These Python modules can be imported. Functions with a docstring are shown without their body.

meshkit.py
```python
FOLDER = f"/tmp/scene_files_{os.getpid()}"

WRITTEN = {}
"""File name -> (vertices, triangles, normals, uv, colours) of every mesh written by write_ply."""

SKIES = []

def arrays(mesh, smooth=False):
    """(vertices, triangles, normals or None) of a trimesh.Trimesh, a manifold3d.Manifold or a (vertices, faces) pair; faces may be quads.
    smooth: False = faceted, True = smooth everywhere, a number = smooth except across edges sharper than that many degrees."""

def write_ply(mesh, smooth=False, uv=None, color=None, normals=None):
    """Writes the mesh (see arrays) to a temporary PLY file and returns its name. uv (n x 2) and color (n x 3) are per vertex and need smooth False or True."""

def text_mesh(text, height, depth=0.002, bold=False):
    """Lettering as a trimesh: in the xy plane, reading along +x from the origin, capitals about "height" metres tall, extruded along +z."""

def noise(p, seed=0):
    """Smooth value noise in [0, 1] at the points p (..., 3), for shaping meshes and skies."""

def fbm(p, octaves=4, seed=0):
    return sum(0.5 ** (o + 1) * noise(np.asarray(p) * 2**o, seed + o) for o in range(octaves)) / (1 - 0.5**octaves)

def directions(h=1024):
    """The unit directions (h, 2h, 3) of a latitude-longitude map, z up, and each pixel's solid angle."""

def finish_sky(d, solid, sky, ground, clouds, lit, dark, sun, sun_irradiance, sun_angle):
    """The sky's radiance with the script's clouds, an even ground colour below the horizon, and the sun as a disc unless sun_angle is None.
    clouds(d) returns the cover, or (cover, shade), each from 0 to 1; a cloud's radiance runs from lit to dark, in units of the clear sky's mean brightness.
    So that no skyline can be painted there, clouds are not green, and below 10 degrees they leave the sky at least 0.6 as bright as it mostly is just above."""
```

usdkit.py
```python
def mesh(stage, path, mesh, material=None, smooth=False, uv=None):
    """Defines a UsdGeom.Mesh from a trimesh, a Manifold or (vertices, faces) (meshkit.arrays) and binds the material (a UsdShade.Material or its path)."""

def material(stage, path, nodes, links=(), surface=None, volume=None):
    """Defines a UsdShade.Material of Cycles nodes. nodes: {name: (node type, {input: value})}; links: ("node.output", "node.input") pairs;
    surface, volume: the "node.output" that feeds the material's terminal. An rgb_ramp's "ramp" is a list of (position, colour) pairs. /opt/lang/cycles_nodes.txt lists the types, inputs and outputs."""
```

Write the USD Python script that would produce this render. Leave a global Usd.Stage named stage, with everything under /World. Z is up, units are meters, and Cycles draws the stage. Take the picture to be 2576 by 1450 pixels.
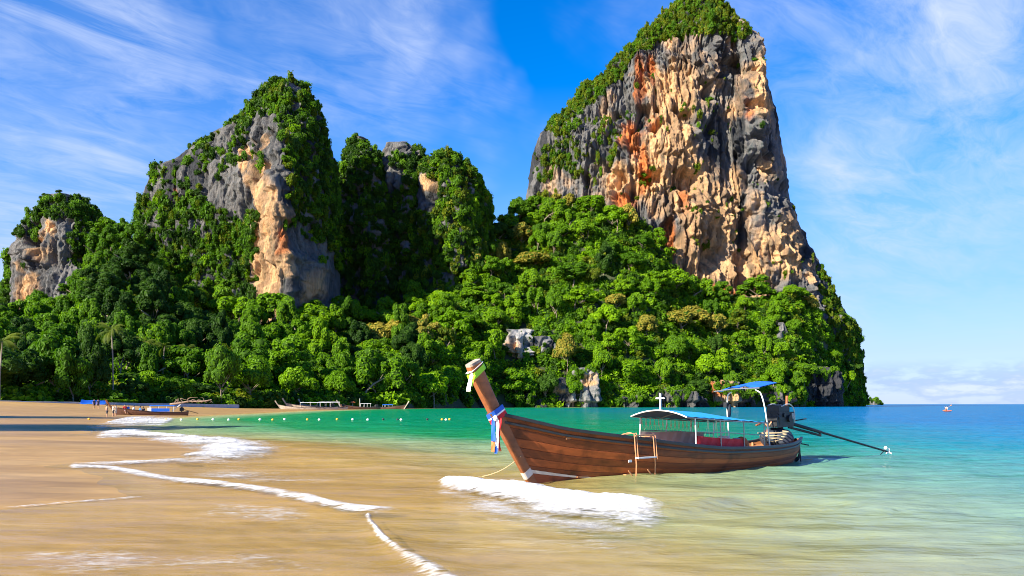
import math, random
import numpy as np
import trimesh, shapely, usdkit, meshkit
from pxr import Usd, UsdGeom, UsdLux, UsdShade, Gf, Sdf, Vt
from scipy.interpolate import PchipInterpolator

random.seed(7)
rng = np.random.default_rng(7)
stage = Usd.Stage.CreateInMemory()
UsdGeom.SetStageUpAxis(stage, UsdGeom.Tokens.z)
UsdGeom.SetStageMetersPerUnit(stage, 1.0)
UsdGeom.Xform.Define(stage, '/World')
UsdGeom.Scope.Define(stage, '/World/Looks')

# ---------------------------------------------------------------- camera, sky, sun
F, U0, V0, EYE = 2012.0, 1288.0, 1017.0, 1.7      # focal length, principal column, horizon row (in a 2576 px wide picture), eye height
cam = UsdGeom.Camera.Define(stage, '/World/camera')
cam.CreateHorizontalApertureAttr(36.0)
cam.CreateVerticalApertureAttr(36.0 * 576 / 1024)
cam.CreateFocalLengthAttr(36.0 * F / 2576)
cam.CreateVerticalApertureOffsetAttr(36.0 * (V0 - 725) / 2576)
cam.CreateClippingRangeAttr(Gf.Vec2f(0.1, 60000))
cam.AddTranslateOp().Set(Gf.Vec3d(0, 0, EYE))
cam.AddRotateXOp().Set(90.0)
cam.CreateExposureAttr(1.40)

SUN_EL, SUN_H = math.radians(28), np.array([-0.76, -0.65])
SUN_H = SUN_H / np.linalg.norm(SUN_H)
SUN = np.array([*(SUN_H * math.cos(SUN_EL)), math.sin(SUN_EL)])
SUN_ROT = math.atan2(SUN[0], SUN[1])
sun = UsdLux.DistantLight.Define(stage, '/World/sun')
sun.CreateNormalizeAttr(True)
sun.CreateIntensityAttr(1.25)
sun.CreateAngleAttr(0.5)
sun.CreateColorAttr(Gf.Vec3f(1.0, 0.91, 0.74))
q = Gf.Rotation(Gf.Vec3d(0, 0, 1), Gf.Vec3d(*SUN))
sun.AddOrientOp(UsdGeom.XformOp.PrecisionFloat).Set(Gf.Quatf(q.GetQuat()))

def M(name, nodes, links, surface, volume=None):
    return usdkit.material(stage, '/World/Looks/' + name, nodes, links, surface=surface, volume=volume)

def make_sky():
    n = {
        'tc': ('texture_coordinate', {}),
        'sky': ('sky_texture', {'sky_type': 'single_scattering', 'sun_disc': False, 'sun_elevation': SUN_EL, 'sun_rotation': SUN_ROT, 'air_density': 1.0, 'aerosol_density': 0.35, 'ozone_density': 4.0}),
        'hsv': ('hsv', {'hue': 0.513, 'saturation': 1.80, 'value': 1.35, 'fac': 1.0}),
        'xyz': ('separate_xyz', {}),
        'zz': ('math', {'math_type': 'add', 'value2': 0.12}), 'zm': ('math', {'math_type': 'maximum', 'value2': 0.08}),
        'px': ('math', {'math_type': 'divide'}), 'py': ('math', {'math_type': 'divide'}), 'pl': ('combine_xyz', {'z': 0.0}),
        'map': ('mapping', {'mapping_type': 'texture', 'rotation': (0, 0, math.radians(44)), 'scale': (0.95, 0.42, 1.0), 'location': (0.3, 1.1, 0.0)}),
        'warp': ('noise_texture', {'scale': 1.0, 'detail': 3.0, 'roughness': 0.55}),
        'wsub': ('vector_math', {'math_type': 'subtract', 'vector2': (0.5, 0.5, 0.5)}), 'wmul': ('vector_math', {'math_type': 'scale', 'scale': 1.3}), 'wadd': ('vector_math', {'math_type': 'add'}),
        'fib': ('noise_texture', {'scale': 1.6, 'detail': 12.0, 'roughness': 0.68}),
        'fibr': ('map_range', {'from_min': 0.38, 'from_max': 0.82, 'clamp': True}),
        'cov': ('noise_texture', {'scale': 1.1, 'detail': 4.0, 'roughness': 0.55, 'distortion': 0.4}),
        'covr': ('map_range', {'from_min': 0.56, 'from_max': 0.80, 'to_max': 0.35, 'clamp': True}),
        'cir': ('math', {'math_type': 'multiply'}), 'veil': ('math', {'math_type': 'multiply_add', 'value2': 0.14}), 'vcl': ('math', {'math_type': 'minimum', 'value2': 0.92}),
        'cmap': ('mapping', {'scale': (9.0, 9.0, 34.0), 'location': (0.4, 0.2, 0.0)}),
        'cum': ('noise_texture', {'scale': 1.0, 'detail': 7.0, 'roughness': 0.58}),
        'cumr': ('map_range', {'from_min': 0.48, 'from_max': 0.60, 'clamp': True}),
        'cum2': ('map_range', {'from_min': 0.55, 'from_max': 0.66, 'clamp': True}),
        'low': ('rgb_ramp', {'ramp': [(0.0, (0.55,)*3), (0.026, (0.80,)*3), (0.038, (0.6,)*3), (0.052, (0.0,)*3), (1.0, (0, 0, 0))]}),
        'cuml': ('math', {'math_type': 'multiply'}),
        'ccol': ('mix_color', {'a': (1.75, 2.7, 5.6), 'b': (4.2, 4.8, 5.8), 'use_clamp': False}),
        'haze': ('rgb_ramp', {'ramp': [(0.0, (0.85,)*3), (0.06, (0.85,)*3), (0.16, (0.62,)*3), (0.27, (0.18,)*3), (0.37, (0.0,)*3), (1.0, (0, 0, 0))]}),
        'mx1': ('mix_color', {'b': (2.8, 3.55, 5.6), 'use_clamp': False}),
        'mx2': ('mix_color', {'b': (3.9, 4.5, 5.9), 'use_clamp': False}),
        'mx3': ('mix_color', {'use_clamp': False}),
        'bg': ('background_shader', {'strength': 0.0715}),
    }
    l = [('tc.generated', 'xyz.vector'), ('xyz.z', 'zz.value1'), ('zz.value', 'zm.value1'), ('xyz.x', 'px.value1'), ('zm.value', 'px.value2'), ('xyz.y', 'py.value1'), ('zm.value', 'py.value2'),
         ('px.value', 'pl.x'), ('py.value', 'pl.y'), ('pl.vector', 'map.vector'), ('map.vector', 'warp.vector'), ('warp.color', 'wsub.vector1'), ('wsub.vector', 'wmul.vector1'),
         ('map.vector', 'wadd.vector1'), ('wmul.vector', 'wadd.vector2'), ('wadd.vector', 'fib.vector'), ('pl.vector', 'cov.vector'), ('cov.fac', 'covr.value'), ('fib.fac', 'fibr.value'),
         ('sky.color', 'hsv.color'), ('hsv.color', 'mx1.a'), ('xyz.z', 'haze.fac'), ('haze.color', 'mx1.fac'), ('mx1.result', 'mx2.a'), ('vcl.value', 'mx2.fac'), ('veil.value', 'vcl.value1'),
         ('tc.generated', 'cmap.vector'), ('cmap.vector', 'cum.vector'), ('cum.fac', 'cumr.value'), ('cum.fac', 'cum2.value'), ('cum2.result', 'ccol.fac'), ('xyz.z', 'low.fac'), ('low.color', 'cuml.value1'), ('cumr.result', 'cuml.value2'),
         ('mx2.result', 'mx3.a'), ('ccol.result', 'mx3.b'), ('cuml.value', 'mx3.fac'), ('mx3.result', 'bg.color')]
    # banks of cirrus: where in the sky the fibres gather
    last = 'covr.result'
    n['dw'] = ('noise_texture', {'scale': 5.0, 'detail': 4.0, 'roughness': 0.55}); n['dws'] = ('vector_math', {'math_type': 'subtract', 'vector2': (0.5, 0.5, 0.5)}); n['dwm'] = ('vector_math', {'math_type': 'scale', 'scale': 0.38}); n['dwa'] = ('vector_math', {'math_type': 'add'})
    l += [('tc.generated', 'dw.vector'), ('dw.color', 'dws.vector1'), ('dws.vector', 'dwm.vector1'), ('tc.generated', 'dwa.vector1'), ('dwm.vector', 'dwa.vector2')]
    for i, (u, v, r, a) in enumerate([(80, 110, .13, .8), (300, 200, .12, 1.0), (520, 260, .10, .8), (690, 120, .10, .35), (860, 40, .14, .6), (960, 60, .09, 1.0), (1060, 160, .10, .7), (1290, 215, .05, .45), (60, 330, .12, .55), (200, 460, .11, .8), (20, 440, .1, .8), (20, 580, .14, .9),
                                      (2050, 60, .14, .65), (2380, 120, .18, 1.0), (2150, 260, .15, .8), (2450, 330, .15, .95), (2180, 460, .12, 1.0), (2330, 520, .12, .5), (2500, 400, .05, .9), (760, 210, .08, .5)]):
        d = np.array([(u - 1288) / 2012, 1.0, (1017 - v) / 2012]); d /= np.linalg.norm(d)
        n[f's{i}'] = ('vector_math', {'math_type': 'distance', 'vector2': tuple(d)})
        n[f'r{i}'] = ('map_range', {'range_type': 'smoothstep', 'from_min': 0.0, 'from_max': r * 1.5, 'to_min': a, 'to_max': 0.0, 'clamp': True})
        n[f'm{i}'] = ('math', {'math_type': 'maximum'})
        l += [('dwa.vector', f's{i}.vector1'), (f's{i}.value', f'r{i}.value'), (f'r{i}.result', f'm{i}.value1'), (last, f'm{i}.value2')]
        last = f'm{i}.value'
    l += [(last, 'cir.value1'), ('fibr.result', 'cir.value2'), (last, 'veil.value1'), ('cir.value', 'veil.value3')]
    m = M('sky', n, l, 'bg.background')
    d = UsdLux.DomeLight.Define(stage, '/World/sky')
    UsdShade.MaterialBindingAPI.Apply(d.GetPrim()).Bind(m)
    setd = d.GetPrim().SetCustomDataByKey
    setd('kind', 'structure'); setd('label', 'deep blue sky with wisps of white cloud')
make_sky()

# ---------------------------------------------------------------- helpers
def W(u, v, Y):                                    # the point that stands at depth Y on the sight line through picture point (u, v)
    u, v, Y = np.asarray(u, float), np.asarray(v, float), np.asarray(Y, float)
    return np.stack(np.broadcast_arrays((u - U0) / F * Y, Y, EYE + (V0 - v) / F * Y), -1)
def GP(u, v, z=0.0):                               # the point on the level z
    Y = (EYE - z) * F / (np.asarray(v, float) - V0)
    return W(u, v, Y)
def fbm(p, o=4, seed=0): return meshkit.fbm(p, o, seed)
def sm(a, b, x):
    t = np.clip((np.asarray(x, float) - a) / (b - a), 0, 1); return t * t * (3 - 2 * t)
names = {}
def numbered(path):
    if path not in names:
        names[path] = 0; return path
    names[path] += 1
    return f'{path}_{names[path]:03d}'
def setd(prim, **kw):
    for k, v in kw.items():
        if v: prim.SetCustomDataByKey(k, v)
def thing(name, label=None, category=None, loc=(0, 0, 0), rz=0.0, group=None, kind=None, scale=None, parent='/World'):
    x = UsdGeom.Xform.Define(stage, numbered(f'{parent}/{name}'))
    x.AddTranslateOp().Set(Gf.Vec3d(*map(float, loc)))
    x.AddRotateZOp().Set(float(math.degrees(rz)))
    if scale is not None: x.AddScaleOp().Set(Gf.Vec3f(*map(float, scale)))
    setd(x.GetPrim(), label=label, category=category, group=group, kind=kind)
    return str(x.GetPath())
def obj(name, mesh, mat, parent='/World', smooth=False, label=None, category=None, group=None, kind=None, prims=None):
    path = numbered(f'{parent}/{name}')
    m = usdkit.mesh(stage, path, mesh, mat, smooth=smooth)
    for k, a in (prims or {}).items():
        a = np.asarray(a, np.float32)
        if a.ndim == 2:
            UsdGeom.PrimvarsAPI(m).CreatePrimvar(k, Sdf.ValueTypeNames.Color3fArray, 'vertex').Set(Vt.Vec3fArray.FromNumpy(a))
        else:
            UsdGeom.PrimvarsAPI(m).CreatePrimvar(k, Sdf.ValueTypeNames.FloatArray, 'vertex').Set(Vt.FloatArray.FromNumpy(a))
    setd(m.GetPrim(), label=label, category=category, group=group, kind=kind)
    return path
def grid_faces(nr, nc, wrap=False):
    c = nc if wrap else nc - 1
    i, j = np.meshgrid(np.arange(nr - 1), np.arange(c), indexing='ij')
    a = (i * nc + j).ravel(); b = (i * nc + (j + 1) % nc).ravel()
    return np.stack([a, b, b + nc, a + nc], 1)
def join(ms): return trimesh.util.concatenate([m if isinstance(m, trimesh.Trimesh) else trimesh.Trimesh(*m, process=False) for m in ms])
def box(lx, ly, lz, c=(0, 0, 0)):
    m = trimesh.creation.box((lx, ly, lz)); m.apply_translation(c); return m
def tube(pts, r, n=8, cap=True):
    p = np.asarray(pts, float); r = np.broadcast_to(np.asarray(r, float), len(p))
    t = np.gradient(p, axis=0); t /= np.maximum(np.linalg.norm(t, axis=1, keepdims=True), 1e-9)
    ref = np.array([0, 0, 1.0]) if abs(t[:, 2]).mean() < 0.85 else np.array([1.0, 0, 0])
    a = np.cross(t, ref); a /= np.maximum(np.linalg.norm(a, axis=1, keepdims=True), 1e-9); b = np.cross(t, a)
    th = np.linspace(0, 2 * np.pi, n, endpoint=False)
    v = (p[:, None] + r[:, None, None] * (np.cos(th)[None, :, None] * a[:, None] + np.sin(th)[None, :, None] * b[:, None])).reshape(-1, 3)
    f = grid_faces(len(p), n, True); f = np.vstack([f[:, [0, 1, 2]], f[:, [0, 2, 3]]])
    if cap:
        k = len(v); v = np.vstack([v, p[:1], p[-1:]]); e = (len(p) - 1) * n
        f = np.vstack([f, [[k, (j + 1) % n, j] for j in range(n)], [[k + 1, e + j, e + (j + 1) % n] for j in range(n)]])
    m = trimesh.Trimesh(v, f, process=False); m.fix_normals() if len(p) < 60 else None
    return m
def spline(pts, n):
    p = np.asarray(pts, float); s = np.r_[0, np.cumsum(np.linalg.norm(np.diff(p, axis=0), axis=1))]
    return PchipInterpolator(s, p)(np.linspace(0, s[-1], n))

# ---------------------------------------------------------------- materials
def pbr(name, color, rough=0.6, vary=0.25, nscale=3.0, bump=0.0, bscale=20.0, metallic=0.0, stretch=(1, 1, 1), spec=0.5, bdist=0.02):
    c = np.array(color, float)
    n = {'tc': ('texture_coordinate', {}), 'map': ('mapping', {'scale': stretch}), 'n': ('noise_texture', {'scale': nscale, 'detail': 5.0, 'roughness': 0.6}),
         'r': ('rgb_ramp', {'ramp': [(0.25, tuple(c * (1 - vary))), (0.75, tuple(np.minimum(c * (1 + vary), 0.95)))]}),
         'p': ('principled_bsdf', {'roughness': rough, 'metallic': metallic, 'specular_ior_level': spec})}
    l = [('tc.object', 'map.vector'), ('map.vector', 'n.vector'), ('n.fac', 'r.fac'), ('r.color', 'p.base_color')]
    if bump:
        n['bn'] = ('noise_texture', {'scale': bscale, 'detail': 4.0}); n['b'] = ('bump', {'strength': bump, 'distance': bdist})
        l += [('map.vector', 'bn.vector'), ('bn.fac', 'b.height'), ('b.normal', 'p.normal')]
    return M(name, n, l, 'p.BSDF')

def leaf_mat(name, c1, c2, trans=0.38, hue=0.0):
    n = {'g': ('geometry', {}), 'n': ('noise_texture', {'scale': 0.035, 'detail': 3.0}), 'n2': ('noise_texture', {'scale': 0.35, 'detail': 2.0}),
         'a1': ('math', {'math_type': 'multiply_add', 'value2': 0.45}), 'a2': ('math', {'math_type': 'multiply_add', 'value2': 0.40, 'value3': -0.15}), 'a3': ('math', {'math_type': 'multiply_add', 'value2': 0.55}), 'oi': ('object_info', {}), 'a4': ('math', {'math_type': 'multiply_add', 'value2': 0.5, 'value3': -0.25}), 'a5': ('math', {'math_type': 'add'}),
         'r': ('rgb_ramp', {'ramp': [(0.2, c1), (0.8, c2)]}), 'd': ('principled_bsdf', {'roughness': 0.55, 'specular_ior_level': 0.18}),
         'tc': ('mix_color', {'blend_type': 'multiply', 'fac': 1.0, 'b': (1.35, 1.45, 0.5), 'use_clamp': False}),
         't': ('translucent_bsdf', {}), 'mx': ('mix_closure', {'fac': trans})}
    l = [('g.position', 'n.vector'), ('g.position', 'n2.vector'), ('g.random_per_island', 'a1.value1'), ('a2.value', 'a1.value3'), ('n.fac', 'a2.value1'), ('n2.fac', 'a3.value1'), ('a1.value', 'a3.value3'),
         ('oi.random', 'a4.value1'), ('a4.value', 'a5.value1'), ('a3.value', 'a5.value2'), ('a5.value', 'r.fac'), ('r.color', 'd.base_color'), ('r.color', 'tc.a'), ('tc.result', 't.color'), ('d.BSDF', 'mx.closure1'), ('t.BSDF', 'mx.closure2')]
    return M(name, n, l, 'mx.closure')
LEAF = {
    'bright': leaf_mat('leaf_bright', (0.115, 0.245, 0.002), (0.260, 0.440, 0.004)),
    'mid': leaf_mat('leaf_mid', (0.062, 0.155, 0.003), (0.165, 0.320, 0.005)),
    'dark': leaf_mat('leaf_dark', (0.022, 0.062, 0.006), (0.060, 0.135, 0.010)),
    'olive': leaf_mat('leaf_olive', (0.110, 0.150, 0.006), (0.260, 0.290, 0.016)),
    'yellow': leaf_mat('leaf_yellow', (0.24, 0.21, 0.025), (0.46, 0.37, 0.055), trans=0.2),
    'scrub': leaf_mat('leaf_scrub', (0.085, 0.125, 0.004), (0.200, 0.245, 0.010)),
}
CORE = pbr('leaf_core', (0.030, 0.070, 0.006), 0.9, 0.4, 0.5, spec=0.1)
BARK = pbr('bark', (0.22, 0.17, 0.12), 0.85, 0.35, 1.5, bump=0.5, bscale=6, stretch=(1, 1, 0.25))

def rock_mat(name, bump=1.0):
    n = {'a': ('attribute', {'attribute': 'col'}), 'g': ('geometry', {}), 'm1': ('mapping', {'scale': (1, 1, 0.22)}),
         'n1': ('noise_texture', {'scale': 0.45, 'detail': 6.0, 'roughness': 0.65}), 'm2': ('mapping', {'scale': (1, 1, 0.45)}), 'n2': ('noise_texture', {'scale': 0.9, 'detail': 6.0, 'roughness': 0.72}),
         'r': ('rgb_ramp', {'ramp': [(0.30, (0.42, 0.56, 0.60)), (0.50, (0.95, 0.95, 0.95)), (0.72, (1.35, 1.30, 1.22))]}),
         'mx': ('mix_color', {'blend_type': 'multiply', 'fac': 1.0, 'use_clamp': False}), 'b': ('bump', {'strength': 1.0 * bump, 'distance': 2.2}),
         'p': ('principled_bsdf', {'roughness': 0.85, 'specular_ior_level': 0.25})}
    l = [('g.position', 'm1.vector'), ('m1.vector', 'n1.vector'), ('g.position', 'm2.vector'), ('m2.vector', 'n2.vector'), ('n1.fac', 'r.fac'), ('a.color', 'mx.a'), ('r.color', 'mx.b'), ('mx.result', 'p.base_color'), ('n2.fac', 'b.height'), ('b.normal', 'p.normal')]
    return M(name, n, l, 'p.BSDF')
ROCK = rock_mat('limestone')

# ---------------------------------------------------------------- sea bed, beach and sea
SHORE_D = [(-700, 1560), (-200, 1330), (0, 1285), (200, 1268), (400, 1250), (330, 1200), (165, 1173), (480, 1153), (560, 1130), (430, 1103), (215, 1096), (235, 1076), (300, 1056), (470, 1047), (700, 1036)]
shore_xy = np.array([GP(u, v)[:2] for u, v in SHORE_D])
shore_xy[0] = (-5.0, 4.5)
def shore_depth(u): return np.interp(u, [-400, 0, 300, 700, 1030, 1200, 1300, 1700, 2000, 2170, 2300], [165, 182, 200, 240, 290, 370, 395, 425, 470, 560, 640])
far = [(W(u, 0, shore_depth(u) - 3)[:2]) for u in (900, 1030, 1120, 1200, 1300, 1500, 1700, 1900, 2050, 2130, 2165)]
land = shapely.Polygon(np.vstack([[(-8, -60)], [(-5.5, -10)], shore_xy, far, [(240, 640), (240, 660), (-1500, 1500), (-1500, -60)]])).buffer(0)
coast = shapely.LineString(np.vstack([[(-8, -60)], [(-5.5, -10)], shore_xy, far]))
def ground_z(x, y):
    p = shapely.points(x, y); d = shapely.distance(p, coast); inl = shapely.contains_xy(land, x, y)
    deep = 0.022 * np.minimum(d, 8) + 0.035 * np.clip(d - 8, 0, 25) + 0.02 * np.clip(d - 33, 0, 150) + 0.01 * np.clip(d - 183, 0, 600)
    rise = 0.02 * np.minimum(d, 25) + 0.05 * np.clip(d - 25, 0, 40)
    deep = deep * (1 + 1.8 * sm(24, 44, y)) + 0.030 * np.clip(x - 5, 0, 120) * sm(3, 20, d)
    z = np.where(inl, rise, -deep)
    k = np.exp(-np.abs(z) / 0.3)
    return z + (fbm(np.stack([x * 0.25, y * 0.25, 0 * x], -1), 3, 5) - 0.5) * 0.05 * k, d, inl

def polar(r0, r1, nr, a0, a1, na, extra=()):
    r = np.r_[np.geomspace(r0, r1, nr), extra]; a = np.radians(np.linspace(a0, a1, na))
    R, A = np.meshgrid(r, a, indexing='ij')
    return (R * np.sin(A)).ravel(), (R * np.cos(A)).ravel(), len(r), na

SAND = M('sand', {
    'g': ('geometry', {}), 'm': ('mapping', {'scale': (0.35, 1.0, 1.0), 'rotation': (0, 0, 0.25)}), 'n': ('noise_texture', {'scale': 0.5, 'detail': 7.0, 'roughness': 0.6}), 'n2': ('noise_texture', {'scale': 60.0, 'detail': 3.0}), 'mf': ('mapping', {'scale': (0.45, 1.5, 1.0), 'rotation': (0, 0, 0.22)}), 'nf': ('noise_texture', {'scale': 1.6, 'detail': 8.0, 'roughness': 0.66, 'distortion': 0.5}), 'fr_': ('rgb_ramp', {'ramp': [(0.36, (0.84, 0.83, 0.82)), (0.52, (1.0, 1.0, 1.0)), (0.68, (1.22, 1.21, 1.19))]}), 'fm': ('mix_color', {'blend_type': 'multiply', 'fac': 1.0, 'use_clamp': False}),
    'n3': ('noise_texture', {'scale': 1.1, 'detail': 5.0, 'roughness': 0.55}),
    'r': ('rgb_ramp', {'ramp': [(0.30, (0.37, 0.220, 0.074)), (0.5, (0.47, 0.290, 0.098)), (0.70, (0.58, 0.375, 0.140))]}), 'mx': ('mix_color', {'blend_type': 'multiply', 'fac': 0.5}),
    'wet': ('attribute', {'attribute': 'wet'}), 'wr': ('map_range', {'from_min': 0.0, 'from_max': 1.0, 'to_min': 0.8, 'to_max': 0.42}),
    'wc': ('mix_color', {'blend_type': 'multiply', 'b': (0.72, 0.68, 0.66)}),
    'b': ('bump', {'strength': 0.5, 'distance': 0.05}), 'b2': ('bump', {'strength': 0.3, 'distance': 0.01}), 'p': ('principled_bsdf', {'specular_ior_level': 0.3})},
    [('g.position', 'm.vector'), ('m.vector', 'n.vector'), ('g.position', 'n2.vector'), ('m.vector', 'n3.vector'), ('n.fac', 'r.fac'), ('r.color', 'mx.a'), ('n2.color', 'mx.b'), ('r.color', 'wc.a'), ('wet.fac', 'wc.fac'), ('g.position', 'mf.vector'), ('mf.vector', 'nf.vector'), ('nf.fac', 'fr_.fac'), ('wc.result', 'fm.a'), ('fr_.color', 'fm.b'), ('fm.result', 'p.base_color'),
     ('wet.fac', 'wr.value'), ('wr.result', 'p.roughness'), ('n3.fac', 'b.height'), ('n2.fac', 'b2.height'), ('b.normal', 'b2.normal'), ('b2.normal', 'p.normal')], 'p.BSDF')
x, y, nr, na = polar(2.0, 900, 300, -180, 180, 480, (2000, 8000, 40000))
gz, gd, gin = ground_z(x, y)
gz = np.where(np.hypot(x, y) > 1500, -14.0, gz)
obj('beach', (np.stack([x, y, gz], -1), grid_faces(nr, na)[:, ::-1]), SAND, smooth=True, kind='structure', label='wet sandy beach running into the shallow sea', prims={'wet': np.where(gin, sm(-1, 1.5, gd) * sm(110, 1.0, gd) * np.clip(.85 + .9 * (fbm(np.stack([x * .05, y * .18, 0 * x], -1), 3, 8) - .5), 0, 1), 0.35)})

# waves: crests as lines on the water (picture points), height, width before and behind
CRESTS = [
    ([(1080, 1218), (1250, 1232), (1400, 1256), (1560, 1282), (1700, 1284), (1850, 1262), (2050, 1262), (2250, 1290)], 0.13, 0.42, 0.40, True),
    ([(1440, 1222), (1560, 1212), (1700, 1204), (1850, 1212), (1990, 1226)], 0.09, 0.4, 0.9, False),
    ([(420, 1207), (600, 1231), (780, 1258), (960, 1290), (1080, 1292)], 0.06, 0.35, 0.6, True),
    ([(930, 1320), (980, 1366), (1040, 1410), (1120, 1450), (1250, 1500)], 0.06, 0.18, 0.35, True),
    ([(480, 1152), (620, 1150), (760, 1156), (900, 1165), (1010, 1190), (1100, 1200)], 0.10, 0.7, 1.2, True),
    ([(560, 1112), (700, 1118), (850, 1130), (960, 1150)], 0.10, 1.2, 2.0, True),
]
def wave_z(x, y):
    z = np.zeros_like(x)
    for pts, h, wf, wb, br in CRESTS:
        w = spline(np.array([GP(u, v)[:2] for u, v in pts]), 60); L = shapely.LineString(w)
        near = (np.abs(x - w[:, 0].mean()) < 40) & (np.abs(y - w[:, 1].mean()) < 40)
        if not near.any(): continue
        p = shapely.points(x[near], y[near]); d = shapely.distance(p, L); s = shapely.line_locate_point(L, p, normalized=True)
        side = np.interp(x[near], *(w[np.argsort(w[:, 0])].T)) - y[near]          # >0 on the camera's side
        f = np.exp(-(d / np.where(side > 0, wf, wb)) ** 2) * np.sin(np.pi * np.clip(s, 0.0, 1)) ** 0.5
        z[near] += h * f
    return z
x, y, nr, na = polar(3.0, 400, 620, -50, 50, 620, (700, 1200, 2500, 6000, 15000, 45000))
wz = wave_z(x, y)
rr = np.hypot(x, y)
chop = ((fbm(np.stack([x * 0.35 + y * .1, y * 0.9, 0 * x], -1), 4, 31) - 0.5) * 0.16 * sm(300, 40, rr) + (fbm(np.stack([x * 1.2, y * 2.2, 0 * x], -1), 3, 33) - 0.5) * 0.07 * sm(90, 20, rr)) * sm(5, 14, rr)
_, wd, win = ground_z(x, y)
gzz = ground_z(x, y)[0]
dep = np.where(win, 0.0, np.maximum(0 - gzz, 0))
wz = wz + chop * sm(0.03, 0.3, dep) + 0.004
wide = np.where(rr > 500, 9.0, dep)
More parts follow.
